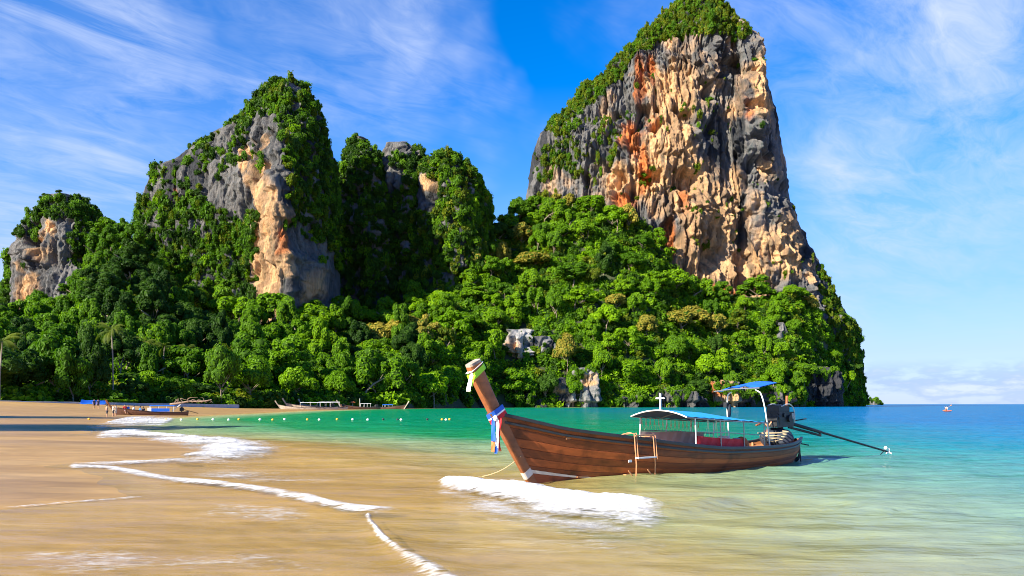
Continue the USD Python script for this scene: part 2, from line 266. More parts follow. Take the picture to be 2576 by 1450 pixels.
SEA = M('sea_water', {
    'd': ('attribute', {'attribute': 'depth'}), 'g': ('geometry', {}),
    'pn': ('noise_texture', {'scale': 0.03, 'detail': 3.0}), 'pm': ('math', {'math_type': 'multiply_add', 'value2': 0.6, 'value3': 0.7}), 'dm': ('math', {'math_type': 'multiply'}),
    'dl': ('map_range', {'from_min': 0.0, 'from_max': 6.0, 'clamp': True}),
    'col': ('rgb_ramp', {'ramp': [(0.0, (0.66, 0.36, 0.065)), (0.02, (0.56, 0.385, 0.10)), (0.035, (0.43, 0.45, 0.18)), (0.05, (0.33, 0.41, 0.19)), (0.09, (0.15, 0.31, 0.14)), (0.16, (0.01, 0.215, 0.065)), (0.34, (0.0, 0.19, 0.070)), (0.65, (0.0, 0.17, 0.09)), (1.0, (0.0, 0.14, 0.16))]}),
    'colo': ('rgb_ramp', {'ramp': [(0.0, (0.52, 0.36, 0.14)), (0.03, (0.39, 0.42, 0.25)), (0.06, (0.25, 0.37, 0.31)), (0.12, (0.10, 0.28, 0.33)), (0.30, (0.005, 0.20, 0.32)), (1.0, (0.0, 0.13, 0.31))]}), 'op_': ('attribute', {'attribute': 'open'}), 'sm_': ('mapping', {'scale': (0.50, 1.6, 1.0), 'rotation': (0, 0, 0.18)}), 'sn': ('noise_texture', {'scale': 1.1, 'detail': 8.0, 'roughness': 0.66, 'distortion': 0.4}), 'sr': ('rgb_ramp', {'ramp': [(0.36, (0.86, 0.86, 0.84)), (0.52, (1.0, 1.0, 1.0)), (0.66, (1.20, 1.19, 1.18))]}), 'smx': ('mix_color', {'blend_type': 'multiply', 'fac': 1.0, 'use_clamp': False}), 'cmx': ('mix_color', {'use_clamp': False}),
    'op': ('rgb_ramp', {'ramp': [(0.0, (0.05,)*3), (0.02, (0.35,)*3), (0.05, (0.70,)*3), (0.10, (0.90,)*3), (0.2, (1,)*3), (1.0, (1,)*3)]}),
    'm1': ('mapping', {'scale': (0.55, 1.3, 1.0), 'rotation': (0, 0, 0.2)}), 'w1': ('noise_texture', {'scale': 2.6, 'detail': 5.0, 'roughness': 0.6, 'distortion': 0.3}), 'w2': ('noise_texture', {'scale': 0.33, 'detail': 4.0, 'roughness': 0.55}),
    'b1': ('bump', {'strength': 0.5, 'distance': 0.15}), 'b2': ('bump', {'strength': 0.6, 'distance': 1.1}),
    'dif': ('diffuse_bsdf', {}), 'tr': ('transparent_bsdf', {'color': (0.95, 0.97, 0.93)}), 'gl': ('glossy_bsdf', {'roughness': 0.06, 'color': (1, 1, 1)}),
    'fr': ('fresnel', {'IOR': 1.33}), 'frm': ('map_range', {'from_min': 0.02, 'from_max': 0.65, 'to_min': 0.015, 'to_max': 0.20, 'clamp': True}),
    'mxa': ('mix_closure', {}), 'mxb': ('mix_closure', {})},
    [('g.position', 'pn.vector'), ('pn.fac', 'pm.value1'), ('d.fac', 'dm.value1'), ('pm.value', 'dm.value2'), ('dm.value', 'dl.value'), ('dl.result', 'col.fac'), ('dl.result', 'op.fac'), ('g.position', 'm1.vector'), ('m1.vector', 'w1.vector'), ('m1.vector', 'w2.vector'),
     ('w2.fac', 'b2.height'), ('w1.fac', 'b1.height'), ('b2.normal', 'b1.normal'), ('b1.normal', 'gl.normal'), ('b1.normal', 'dif.normal'), ('dl.result', 'colo.fac'), ('op_.fac', 'cmx.fac'), ('col.color', 'cmx.a'), ('colo.color', 'cmx.b'), ('g.position', 'sm_.vector'), ('sm_.vector', 'sn.vector'), ('sn.fac', 'sr.fac'), ('cmx.result', 'smx.a'), ('sr.color', 'smx.b'), ('smx.result', 'dif.color'), ('op.color', 'mxa.fac'), ('tr.BSDF', 'mxa.closure1'), ('dif.BSDF', 'mxa.closure2'),
     ('fr.fac', 'frm.value'), ('frm.result', 'mxb.fac'), ('mxa.closure', 'mxb.closure1'), ('gl.BSDF', 'mxb.closure2')], 'mxb.closure')
v = np.stack([x, y, wz], -1); f = grid_faces(nr, na)[:, ::-1]
keep = ~(win & (wd > 3.0)); f = f[keep[f].any(1)]
obj('sea', (v, f), SEA, smooth=True, kind='structure', label='clear green and turquoise sea', prims={'depth': wide, 'open': np.clip((x - 0.24 * np.maximum(y, 0) + 2) / (16 + .08 * np.maximum(y, 0)), 0, 1)})

# ---------------------------------------------------------------- cliffs
def blobs(u, v, items, seed, warp=22.0):
    wu = (fbm(np.stack([u * 0.035, v * 0.018, 0 * u], -1), 4, seed) - 0.5) * warp * 2.2
    wv = (fbm(np.stack([u * 0.03, v * 0.02, 0 * u + 9], -1), 4, seed + 7) - 0.5) * warp * 3
    s = np.zeros_like(u)
    for cu, cv, ru, rv, a in items:
        s = np.maximum(s, a * np.exp(-(((u + wu - cu) / ru) ** 2 + ((v + wv - cv) / rv) ** 2)))
    return s
def inpoly(u, v, polys):
    m = np.zeros(u.shape, bool)
    for p in polys: m |= shapely.contains_xy(shapely.Polygon(p), u, v)
    return m
GREY, DARK, CREAM, ORANGE = np.array([0.150, 0.145, 0.142]), np.array([0.036, 0.038, 0.044]), np.array([0.58, 0.345, 0.170]), np.array([0.52, 0.165, 0.045])
def make_cliff(name, label, left, right, Yc, dep, prof, seed, nz=260, nt=300, cream=(), orange=(), relief=(), veg=(), amp=1.0, cream0=0.0, vegn=0, vegs=(1.6, 3.4), vegname=None, veglabel=None, dark=1.0, lean=0.0, kinds=None, big_w=6.0, dsc=60, lw=1.0, vegd=0.16, ridge=None, under=0.0, back=0.6, greyscale=1.0):
    lv = np.array(sorted(left, key=lambda p: p[1])); rv = np.array(sorted(right, key=lambda p: p[1]))
    vt, vb = max(lv[0, 1], rv[0, 1]), min(lv[-1, 1], rv[-1, 1])
    vs = np.r_[vt + (vb - vt) * np.linspace(0, 1, nz) ** 1.15]
    uL, uR = np.interp(vs, lv[:, 1], lv[:, 0]), np.interp(vs, rv[:, 1], rv[:, 0])
    uR = np.maximum(uR, uL + 0.5)
    hw, uc = (uR - uL) / 2, (uR + uL) / 2
    hm = hw.max()
    P = PchipInterpolator(*np.array(prof).T)
    t = np.sin(np.linspace(-np.pi / 2, np.pi / 2, nt) * 0.999) / np.sin(np.pi / 2 * 0.999)
    t = 0.5 * t + 0.5 * np.linspace(-1, 1, nt)
    T, V = np.meshgrid(t, vs)
    HW, UC = hw[:, None], uc[:, None]
    U = UC + HW * T
    from scipy.ndimage import gaussian_filter1d
    k = gaussian_filter1d((hw / hm) ** 0.75, nz * 0.07, mode='nearest')[:, None]
    TT = T
    if ridge:
        rd = np.array(sorted(ridge)); tr = np.clip((np.interp(vs, rd[:, 0], rd[:, 1]) - uc) / hw, -0.8, 0.8)[:, None]; tp = prof[int(np.argmax([q[1] for q in prof]))][0]
        TT = np.where(T < tr, -1 + (T + 1) / (tr + 1) * (tp + 1), tp + (T - tr) / (1 - tr) * (1 - tp))
    Y = Yc - dep * k * P(np.clip(TT, -1, 1)) + lean * (V - vb) / (vt - vb)
    p = W(U, V, Y)
    rel = np.zeros_like(U)
    for cu, cv, ru, rv_, a in relief: rel += a * np.exp(-(((U - cu) / ru) ** 2 + ((V - cv) / rv_) ** 2))
    gx, gy = np.gradient(p, axis=1), np.gradient(p, axis=0)
    nrm = np.cross(gx, gy); nrm /= np.maximum(np.linalg.norm(nrm, axis=-1, keepdims=True), 1e-9)
    nrm[..., 2] *= 0.3; nrm *= np.sign(np.sum(nrm * np.array([0, -1.0, 0]), -1, keepdims=True) + 1e-6); nrm /= np.maximum(np.linalg.norm(nrm, axis=-1, keepdims=True), 1e-9)
    X, Z = p[..., 0], p[..., 2]
    def nz3(sx, sz, o, sd): return fbm(np.stack([X / sx, p[..., 1] / sx * 0.6, Z / sz], -1), o, seed + sd)
    wx = X + 7 * (nz3(22, 30, 3, 50) - 0.5)
    def col_noise(sx, sz, o, sd): return fbm(np.stack([wx / sx, p[..., 1] / sx * 0.5, Z / sz], -1), o, seed + sd)
    big = (1 - np.abs(2 * col_noise(26, 85, 2, 1) - 1)) ** 1.5 - 0.45
    flute = (1 - np.abs(2 * col_noise(7.5, 42, 3, 2) - 1)) - 0.6
    fine = (1 - np.abs(2 * col_noise(2.3, 17, 3, 3) - 1)) - 0.6; crack = sm(0.16, 0.0, np.abs(2 * col_noise(8.0, 60, 3, 15) - 1)) + 0.6 * sm(0.14, 0.0, np.abs(2 * col_noise(3.6, 30, 2, 16) - 1))
    lump, lump2 = nz3(11, 12, 4, 4) - 0.5, nz3(3.6, 4.4, 3, 5) - 0.5
    cav = nz3(15, 22, 3, 6); cavm = sm(0.57, 0.67, cav)
    edge = (1 - np.abs(T) ** 6) * 0.8 + 0.2
    def tongues(w, L, sd):                          # hanging tongues of flowstone, cut off short at their lower ends
        xx = wx / w + 1.2 * (nz3(9, 16, 2, sd) - 0.5); i = np.floor(xx)
        ph = np.mod(np.sin(i * 127.1 + seed + sd) * 43758.5, 1.0)
        q = np.mod(Z / L + ph + 0.9 * (nz3(8, 8, 2, sd + 1) - 0.5), 1.0)
        return (1 - q) ** 1.3 * sm(0.0, 0.10, q) * np.sin(np.pi * (xx - i)) ** 0.8
    bil = 1 - np.abs(2 * nz3(4.2, 6.5, 3, 9) - 1); bil2 = 1 - np.abs(2 * nz3(1.7, 2.6, 2, 10) - 1)
    tm = sm(0.42, 0.58, nz3(24, 30, 2, 13))
    D = amp * edge * (big_w * big + 5.2 * flute + 3.0 * fine - 2.6 * crack + lw * (3.6 * lump + 1.9 * lump2 - 8.0 * cavm + (4.0 * tongues(5.5, 21.0, 60) + 2.4 * tongues(2.9, 11.0, 70)) * tm) + (0.4 + 0.6 * lw) * 1.8 * (bil - 0.6) + 1.2 * (bil2 - 0.6)) + rel
    D = D * np.minimum(1, hw[:, None] * 2 / dsc)
    if under: D -= under * sm(1009, 1016, V)
    p = p + nrm * D[..., None]
    # colour of the stone
    ns = fbm(np.stack([X / 5.0, 0 * X, Z / 60.0], -1), 4, seed + 11); ns2 = fbm(np.stack([X / 14.0, 0 * X, Z / 26.0], -1), 4, seed + 12)
    cr = np.maximum(blobs(U, V, cream, seed + 20), cream0 * sm(0.42, 0.62, ns2))
    cr = np.clip(sm(0.30, 0.62, cr + 0.55 * (ns2 - 0.5) + 0.35 * (ns - 0.5)), 0, 1)
    og = sm(0.28, 0.62, blobs(U, V, orange, seed + 30, 10) + 0.6 * (ns - 0.5) + 0.3 * (lump2))
    dk = dark * np.maximum(sm(0.50, 0.62, ns) * (1 - 0.55 * cr) * (1 - 0.5 * og), 0.6 * sm(0.60, 0.70, fbm(np.stack([X / 2.6, 0 * X, Z / 34.0], -1), 3, seed + 14)))
    c = GREY[None, None] * greyscale * (0.65 + 0.7 * ns2[..., None])
    c = c * (1 - cr[..., None]) + CREAM * (0.8 + 0.4 * ns2[..., None]) * cr[..., None]
    c = c * (1 - og[..., None]) + ORANGE * (0.8 + 0.4 * ns2[..., None]) * og[..., None]
    c = c * (1 - dk[..., None]) + DARK * dk[..., None]
    # the far side closes the block
    nb = 24; a = np.linspace(0, np.pi, nb + 2)[1:-1]
    Bu = UC + HW * np.cos(a)[None]; By = Yc + lean * (V[:, :1] - vb) / (vt - vb) + dep * back * k * np.sin(a)[None] ** 0.7
    pb = W(Bu, np.broadcast_to(vs[:, None], Bu.shape), By)
    pb[..., :2] = pb[..., :2]
    rings = np.concatenate([p, pb], 1); cols = np.concatenate([c, np.broadcast_to(GREY * 0.8, pb.shape)], 1)
    nc = nt + nb
    v = rings.reshape(-1, 3); f = grid_faces(nz, nc, True)
    v = np.vstack([v, rings[0].mean(0) + [0, 0, 0.5]]); cols = np.vstack([cols.reshape(-1, 3), GREY])
    f = np.vstack([f[:, [0, 2, 1]], f[:, [0, 3, 2]], [[len(v) - 1, j, (j + 1) % nc] for j in range(nc)]])
    m = trimesh.Trimesh(v, f, process=False)
    obj(name, (v, f[:, ::-1]), ROCK, smooth=True, label=label, kind='structure', prims={'col': cols})
    if vegn:
        fn = np.cross(np.gradient(p, axis=1), np.gradient(p, axis=0)); area = np.linalg.norm(fn, axis=-1)
        up = np.abs(fn[..., 2]) / np.maximum(area, 1e-9)
        vn = nz3(9, 13, 4, 40)
        wgt = np.zeros_like(U)
        wu = U + 60 * (nz3(14, 14, 3, 41) - 0.5); wv_ = V + 60 * (nz3(14, 14, 3, 42) - 0.5)
        for poly, dens in veg:
            wgt = np.maximum(wgt, inpoly(wu, wv_, [poly]) * dens)
        wgt = wgt * np.where(wgt >= 0.9, 1.0, sm(0.42, 0.60, vn)) + 0.10 * sm(0.5, 0.8, up) * sm(0.5, 0.65, vn)
        wgt = wgt * area; wgt[:3] *= 0.3
        vegn = int(min(vegn, wgt.sum() * vegd))
        idx = rng.choice(U.size, vegn, p=(wgt / wgt.sum()).ravel())
        nn = nrm.reshape(-1, 3)[idx]
        q = p.reshape(-1, 3)[idx] + nn * 0.5 + rng.normal(0, 0.5, (vegn, 3))
        scatter(vegname or 'cliff_greenery', q, vegs[0] * 0.7 + (vegs[1] - vegs[0] * 0.7) * rng.uniform(0, 1, vegn) ** 2, veglabel, kinds)
    return dict(p=p, U=U, V=V)

# ---------------------------------------------------------------- foliage
def leaf_quads(c, n, size, jit, r):
    """small four-cornered leaf sprays at c facing roughly n"""
    k = len(c)
    n = n + r.normal(0, jit, (k, 3)); n /= np.linalg.norm(n, axis=1, keepdims=True)
    a = np.cross(n, r.normal(0, 1, (k, 3))); a /= np.linalg.norm(a, axis=1, keepdims=True); b = np.cross(n, a)
    s = size * r.uniform(0.6, 1.3, (k, 1)); w = s * r.uniform(0.45, 0.8, (k, 1))
    bend = n * s * 0.25
    v = np.stack([c - a * s - bend, c - b * w + bend * 0.4, c + a * s - bend, c + b * w + bend * 0.4], 1).reshape(-1, 3)
    i = np.arange(k) * 4
    return v, np.concatenate([np.stack([i, i + 1, i + 2], 1), np.stack([i, i + 2, i + 3], 1)])
def lobes_crown(r, kind):
    """centres and radii of the leaf clumps of one crown of radius about 1, standing on z = 0 (bottom of the crown)"""
    C = []
    if kind == 'round':
        n, sq = r.integers(22, 32), (1.0, 1.0, r.uniform(0.75, 1.05))
        for i in range(n):
            d = r.normal(0, 1, 3); d /= np.linalg.norm(d); d[2] = abs(d[2]) * 1.2 - 0.35
            C.append((*(d * np.array(sq) * r.uniform(0.50, 0.86)), r.uniform(0.24, 0.42)))
    elif kind == 'umbrella':
        for L in range(4):
            z = -0.25 + 0.30 * L; R = (0.95, 0.9, 0.7, 0.35)[L]
            for i in range((9, 9, 7, 3)[L]):
                a = r.uniform(0, 2 * np.pi); q = R * math.sqrt(r.uniform(0.15, 1))
                C.append((q * math.cos(a), q * math.sin(a), z + r.normal(0, 0.05), r.uniform(0.22, 0.34)))
    elif kind == 'tall':
        for i in range(r.integers(24, 32)):
            z = r.uniform(-0.75, 0.95); R = 0.72 * math.sqrt(max(0.05, 1 - (z * 0.95) ** 2)) * r.uniform(0.5, 1)
            a = r.uniform(0, 2 * np.pi)
            C.append((R * math.cos(a), R * math.sin(a), z, r.uniform(0.20, 0.36)))
    elif kind == 'heavy':                        # hung with creepers: long drooping masses
        for i in range(r.integers(10, 14)):
            a = r.uniform(0, 2 * np.pi); R = r.uniform(0.2, 0.8); top = r.uniform(0.1, 0.75)
            for j in range(r.integers(2, 5)):
                C.append((R * math.cos(a) + r.normal(0, 0.05), R * math.sin(a) + r.normal(0, 0.05), top - 0.26 * j, r.uniform(0.2, 0.33)))
    elif kind == 'open':
        for i in range(r.integers(15, 20)):
            d = r.normal(0, 1, 3); d /= np.linalg.norm(d); d[2] = abs(d[2]) - 0.25
            C.append((*(d * r.uniform(0.6, 1.0)), r.uniform(0.18, 0.30)))
    return np.array(C)
def crown_mesh(r, kind, per=150, leaf=0.062):
    C = lobes_crown(r, kind); vs, fs, cores, k = [], [], [], 0
    for cx, cy, cz, R in C:
        n = r.normal(0, 1, (int(per * (R / 0.3) ** 2), 3)); n /= np.linalg.norm(n, axis=1, keepdims=True)
        n = n[n[:, 2] > -0.75]
        c = np.array([cx, cy, cz]) + n * R * r.uniform(0.72, 1.08, (len(n), 1)) * np.array([1, 1, 0.82])
        v, f = leaf_quads(c, n + [0, 0, 0.30], leaf * 1.1, 0.26, r)
        vs.append(v); fs.append(f + k); k += len(v)
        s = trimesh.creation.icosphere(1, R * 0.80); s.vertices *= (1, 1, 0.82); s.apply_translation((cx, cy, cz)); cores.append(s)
    return (np.vstack(vs), np.vstack(fs)), join(cores)
def trunk_mesh(r, h, rad, limbs=5):
    ms = [tube(spline([(0, 0, -1.5), (r.normal(0, .2), r.normal(0, .2), h * 0.4), (r.normal(0, .4), r.normal(0, .4), h)], 8), np.linspace(rad, rad * 0.45, 8), 7)]
    for i in range(limbs):
        a = r.uniform(0, 2 * np.pi); z = h * r.uniform(0.45, 0.85); L = h * r.uniform(0.3, 0.5)
        ms.append(tube(spline([(0, 0, z), (math.cos(a) * L * 0.5, math.sin(a) * L * 0.5, z + L * 0.35), (math.cos(a) * L, math.sin(a) * L, z + L * 0.8)], 5), np.linspace(rad * 0.4, rad * 0.12, 5), 5))
    return join(ms)
stage.CreateClassPrim('/World/Prototypes')
def proto(path):
    x = UsdGeom.Xform.Define(stage, path); return path
# low bushes, used where greenery covers rock or the ground under the trees
BUSH = []
for kname in ('bright', 'mid', 'dark', 'scrub', 'olive'):
    for i in range(2):
        r = np.random.default_rng(900 + len(BUSH))
        BUSH.append((kname, r))
def scatter(name, pts, size, label, kinds=None):
    kinds = kinds or {'mid': 0.4, 'scrub': 0.35, 'dark': 0.25}
    ids = [i for i, b in enumerate(BUSH) if b[0] in kinds]
    pr = np.array([kinds[BUSH[i][0]] for i in ids]); pr = pr / pr.sum()
    pi = UsdGeom.PointInstancer.Define(stage, numbered('/World/' + name))
    setd(pi.GetPrim(), kind='stuff', label=label, category='greenery')
    base = str(pi.GetPath())
    rel = pi.CreatePrototypesRel()
    for k, i in enumerate(ids):
        kname, _ = BUSH[i]; r = np.random.default_rng(900 + i)
        (v, f), core = bush_meshes(i)
        x = UsdGeom.Xform.Define(stage, f'{base}/bush_{k + 1:03d}')
        usdkit.mesh(stage, f'{x.GetPath()}/leaves', (v, f), LEAF[kname]); usdkit.mesh(stage, f'{x.GetPath()}/twigs', core, CORE, smooth=True)
        rel.AddTarget(x.GetPath())
    n = len(pts); which = rng.choice(len(ids), n, p=pr)
    pi.CreateProtoIndicesAttr(Vt.IntArray.FromNumpy(which.astype(np.int32)))
    pi.CreatePositionsAttr(Vt.Vec3fArray.FromNumpy(np.asarray(pts, np.float32)))
    s = np.asarray(size)[:, None] * rng.uniform(0.8, 1.25, (n, 3)); s[:, 2] *= rng.uniform(0.8, 1.9, n) if 'cliff' in name else 1.0
    pi.CreateScalesAttr(Vt.Vec3fArray.FromNumpy(s.astype(np.float32)))
    a = rng.uniform(0, 2 * np.pi, n)
    pi.CreateOrientationsAttr(Vt.QuathArray([Gf.Quath(float(math.cos(x / 2)), 0, 0, float(math.sin(x / 2))) for x in a]))
_bm = {}
def bush_meshes(i):
    if i not in _bm:
        r = np.random.default_rng(900 + i); vs, fs, cores, k = [], [], [], 0
        for j in range(7):
            d = r.normal(0, 1, 3); d /= np.linalg.norm(d); c0 = d * (0.75, 0.75, 0.6) * r.uniform(0.3, 1); R = r.uniform(0.22, 0.55)
            n = r.normal(0, 1, (46, 3)); n /= np.linalg.norm(n, axis=1, keepdims=True)
            v, f = leaf_quads(c0 + n * R * r.uniform(0.6, 1.35, (46, 1)), n + [0, 0, 0.3], 0.18, 0.55, r)
            vs.append(v); fs.append(f + k); k += len(v)
            s = trimesh.creation.icosphere(1, R * 0.7); s.apply_translation(c0); cores.append(s)
        _bm[i] = ((np.vstack(vs), np.vstack(fs)), join(cores))
    return _bm[i]

# the five masses of limestone
DL = [(1735, 2), (1700, 15), (1660, 45), (1620, 85), (1570, 130), (1520, 185), (1465, 225), (1420, 280), (1390, 310), (1360, 340), (1342, 390), (1336, 430), (1326, 500), (1305, 560), (1270, 700), (1240, 1030)]
DR = [(1795, 2), (1840, 30), (1870, 65), (1895, 95), (1914, 140), (1930, 200), (1945, 260), (1955, 330), (1970, 400), (1980, 450), (1993, 520), (2010, 570), (2040, 620), (2066, 680), (2098, 740), (2130, 790), (2152, 830), (2163, 870), (2170, 940), (2177, 1000), (2174, 1030)]
Dprof = [(-1, 0), (-0.93, 0.30), (-0.7, 0.55), (-0.45, 0.70), (-0.25, 0.92), (0.05, 1.0), (0.25, 0.97), (0.42, 0.74), (0.58, 0.62), (0.72, 0.72), (0.86, 0.52), (1, 0)]
big = make_cliff('limestone_tower', 'tallest limestone tower, sheer orange and cream face with a green crest', DL, DR, 585, 52, Dprof, 11, nz=640, nt=580, amp=1.35, cream0=0.36,
    cream=[(1690, 260, 75, 120, 1), (1680, 430, 110, 120, 1.0), (1780, 560, 90, 130, .8), (1740, 660, 80, 90, 1), (1880, 700, 90, 80, .95), (1905, 230, 22, 110, 1), (1960, 620, 60, 110, .8), (2035, 690, 25, 60, .8), (1560, 460, 30, 60, .9), (1530, 330, 30, 60, .5), (1640, 520, 50, 60, .6), (1850, 470, 35, 90, .6), (1925, 420, 25, 70, .7)],
    orange=[(1612, 215, 16, 60, 1), (1640, 180, 12, 40, .9), (1590, 350, 26, 55, 1), (1620, 440, 22, 70, 1), (1570, 510, 26, 22, 1), (1690, 610, 14, 50, 1), (1700, 715, 40, 22, .8), (1800, 735, 60, 16, .8), (1640, 330, 26, 60, .55), (1875, 290, 12, 50, .5), (1720, 500, 26, 60, .5), (1925, 740, 30, 14, .7)],
    relief=[(1590, 490, 16, 24, -14), (1555, 470, 26, 55, 7), (1790, 640, 24, 34, -18), (1860, 620, 15, 90, -9), (1900, 620, 24, 80, 5), (1820, 330, 22, 120, -8), (1895, 260, 16, 200, 7), (1770, 330, 20, 22, -8), (1700, 330, 60, 120, 4), (1890, 455, 24, 30, -9), (1740, 560, 40, 30, 6), (1740, 655, 22, 40, 6), (1830, 690, 16, 40, 7)],
    veg=[([(1735, -5), (1660, 35), (1570, 120), (1465, 215), (1380, 310), (1370, 340), (1440, 330), (1480, 280), (1560, 210), (1600, 150), (1660, 100), (1740, 80), (1830, 95), (1880, 105), (1860, 60), (1800, -5)], 1.0),
         ([(1330, 500), (1345, 400), (1400, 350), (1470, 300), (1560, 220), (1560, 420), (1480, 470), (1400, 440), (1400, 520)], 0.45),
         ([(2050, 650), (2110, 760), (2160, 860), (2180, 1010), (2100, 1010), (2070, 800)], 0.95), ([(1380, 370), (1420, 370), (1430, 420), (1390, 430)], 1.0), ([(1700, 240), (1800, 240), (1800, 330), (1700, 330)], .06), ([(1560, 220), (1900, 220), (2040, 700), (1700, 690), (1560, 500)], 0.012)],
    vegn=9000, vegd=0.28, vegs=(1.0, 2.7), vegname='cliff_greenery', veglabel='scrub and small trees on the crest and right flank of the tallest limestone tower', kinds={'scrub': 0.5, 'mid': 0.35, 'olive': 0.1, 'dark': 0.15})

BL = [(700, 203), (688, 210), (650, 240), (622, 275), (606, 300), (540, 330), (480, 372), (440, 402), (386, 420), (376, 440), (362, 480), (350, 520), (345, 570), (330, 660), (320, 860)]
BR = [(735, 203), (752, 212), (778, 245), (800, 272), (815, 300), (822, 340), (836, 385), (843, 440), (849, 480), (851, 560), (853, 660), (856, 860)]
Bprof = [(-1, 0), (-0.9, 0.20), (-0.5, 0.42), (-0.1, 0.60), (0.12, 0.74), (0.30, 0.98), (0.36, 1.0), (0.44, 0.90), (0.8, 0.42), (1, 0)]
make_cliff('limestone_cliff', 'peaked limestone cliff with a tall pale sheer face above the beach', BL, BR, 450, 62, Bprof, 23, nz=480, nt=460, amp=0.75, big_w=1.5, lw=0.60, cream0=0.22, ridge=[(200, 725), (280, 705), (400, 703), (560, 706), (640, 716), (720, 725), (820, 735)],
    cream=[(680, 640, 44, 200, 1.1), (660, 420, 26, 90, .8), (780, 720, 50, 70, .6), (625, 400, 12, 50, .9), (650, 470, 30, 40, .8)], orange=[(715, 600, 14, 50, .8), (445, 490, 8, 12, 1.2)],
    relief=[(600, 620, 30, 120, -6), (790, 660, 20, 60, 5)],
    veg=[([(345, 500), (420, 500), (520, 480), (560, 540), (640, 520), (650, 620), (645, 820), (320, 830)], 1.0), ([(690, 195), (610, 290), (600, 380), (650, 290), (700, 280), (720, 560), (850, 560), (840, 400), (800, 250), (740, 195)], 0.95),
         ([(380, 420), (610, 300), (640, 370), (560, 480), (360, 520)], 0.42), ([(850, 540), (760, 570), (810, 620), (860, 700)], 0.9)],
    vegn=8000, vegs=(1.4, 3.4), vegname='cliff_greenery', veglabel='creepers and bushes hanging over the peaked cliff with the tall pale face', kinds={'mid': 0.4, 'bright': 0.08, 'dark': 0.55, 'scrub': 0.15})

AL = [(128, 497), (105, 512), (78, 545), (58, 590), (34, 622), (24, 690), (10, 740), (-10, 860)]
AR = [(185, 497), (200, 515), (218, 532), (242, 540), (262, 560), (278, 590), (286, 640), (296, 700), (306, 860)]
make_cliff('limestone_cliff', 'small grey limestone cliff with a bushy cap, farthest left', AL, AR, 450, 34, [(-1, 0), (-0.85, 0.35), (-0.4, 0.8), (0.1, 1.0), (0.5, 0.7), (1, 0)], 37, nz=260, nt=280, amp=1.0, greyscale=1.1,
    cream=[(110, 640, 25, 40, .8), (85, 740, 40, 40, .9), (135, 580, 16, 40, .8), (70, 680, 16, 40, .6)], relief=[(150, 660, 30, 60, -4)],
    veg=[([(100, 480), (60, 600), (100, 600), (130, 555), (180, 560), (200, 640), (190, 700), (215, 760), (330, 820), (330, 560), (190, 480)], 1.0), ([(0, 640), (45, 640), (45, 800), (-20, 830)], 1.0)],
    vegn=2600, vegs=(1.6, 3.4), vegname='cliff_greenery', veglabel='bushes and creepers capping the small grey cliff on the far left', kinds={'dark': 0.6, 'mid': 0.4})

C1L, C1R = [(893, 346), (880, 357), (864, 402), (857, 460), (850, 560), (848, 860)], [(912, 346), (934, 380), (952, 392), (964, 430), (985, 520), (1000, 640), (1010, 860)]
C2L, C2R = [(990, 363), (974, 385), (966, 450), (950, 560), (930, 700), (920, 860)], [(1012, 360), (1030, 375), (1050, 392), (1074, 412), (1090, 450), (1110, 560), (1130, 860)]
C3L, C3R = [(1118, 394), (1095, 398), (1074, 412), (1064, 440), (1050, 520), (1030, 640), (1010, 860)], [(1135, 392), (1168, 412), (1196, 440), (1214, 464), (1226, 505), (1233, 545), (1240, 600), (1247, 700), (1256, 860)]
prC = [(-1, 0), (-0.8, 0.45), (-0.3, 0.85), (0.1, 1.0), (0.5, 0.75), (1, 0)]
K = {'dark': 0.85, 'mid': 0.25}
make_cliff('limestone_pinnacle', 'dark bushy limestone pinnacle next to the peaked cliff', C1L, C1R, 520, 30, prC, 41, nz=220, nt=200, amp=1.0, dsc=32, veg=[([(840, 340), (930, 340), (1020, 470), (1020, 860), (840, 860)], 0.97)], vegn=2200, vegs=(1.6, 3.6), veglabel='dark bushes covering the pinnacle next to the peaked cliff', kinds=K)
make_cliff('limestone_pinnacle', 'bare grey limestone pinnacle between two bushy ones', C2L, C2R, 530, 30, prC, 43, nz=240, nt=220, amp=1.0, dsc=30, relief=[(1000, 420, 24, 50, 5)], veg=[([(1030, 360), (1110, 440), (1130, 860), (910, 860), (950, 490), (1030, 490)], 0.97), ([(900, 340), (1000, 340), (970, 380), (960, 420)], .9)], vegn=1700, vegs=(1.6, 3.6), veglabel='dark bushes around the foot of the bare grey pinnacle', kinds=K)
make_cliff('limestone_pinnacle', 'rounded limestone pinnacle draped in lit creepers', C3L, C3R, 510, 40, prC, 47, nz=260, nt=240, amp=0.9, dsc=40, cream=[(1085, 470, 14, 26, 1), (1205, 630, 10, 50, .4)], relief=[(1085, 465, 16, 40, 5)],
    veg=[([(1060, 380), (1180, 380), (1260, 520), (1260, 860), (1000, 860), (1040, 560), (1110, 520), (1110, 440), (1070, 430)], 0.96)], vegn=3200, vegs=(1.6, 3.6), veglabel='sunlit creepers over the rounded pinnacle left of the tallest tower', kinds={'mid': 0.4, 'bright': 0.08, 'olive': 0.15, 'dark': 0.5})

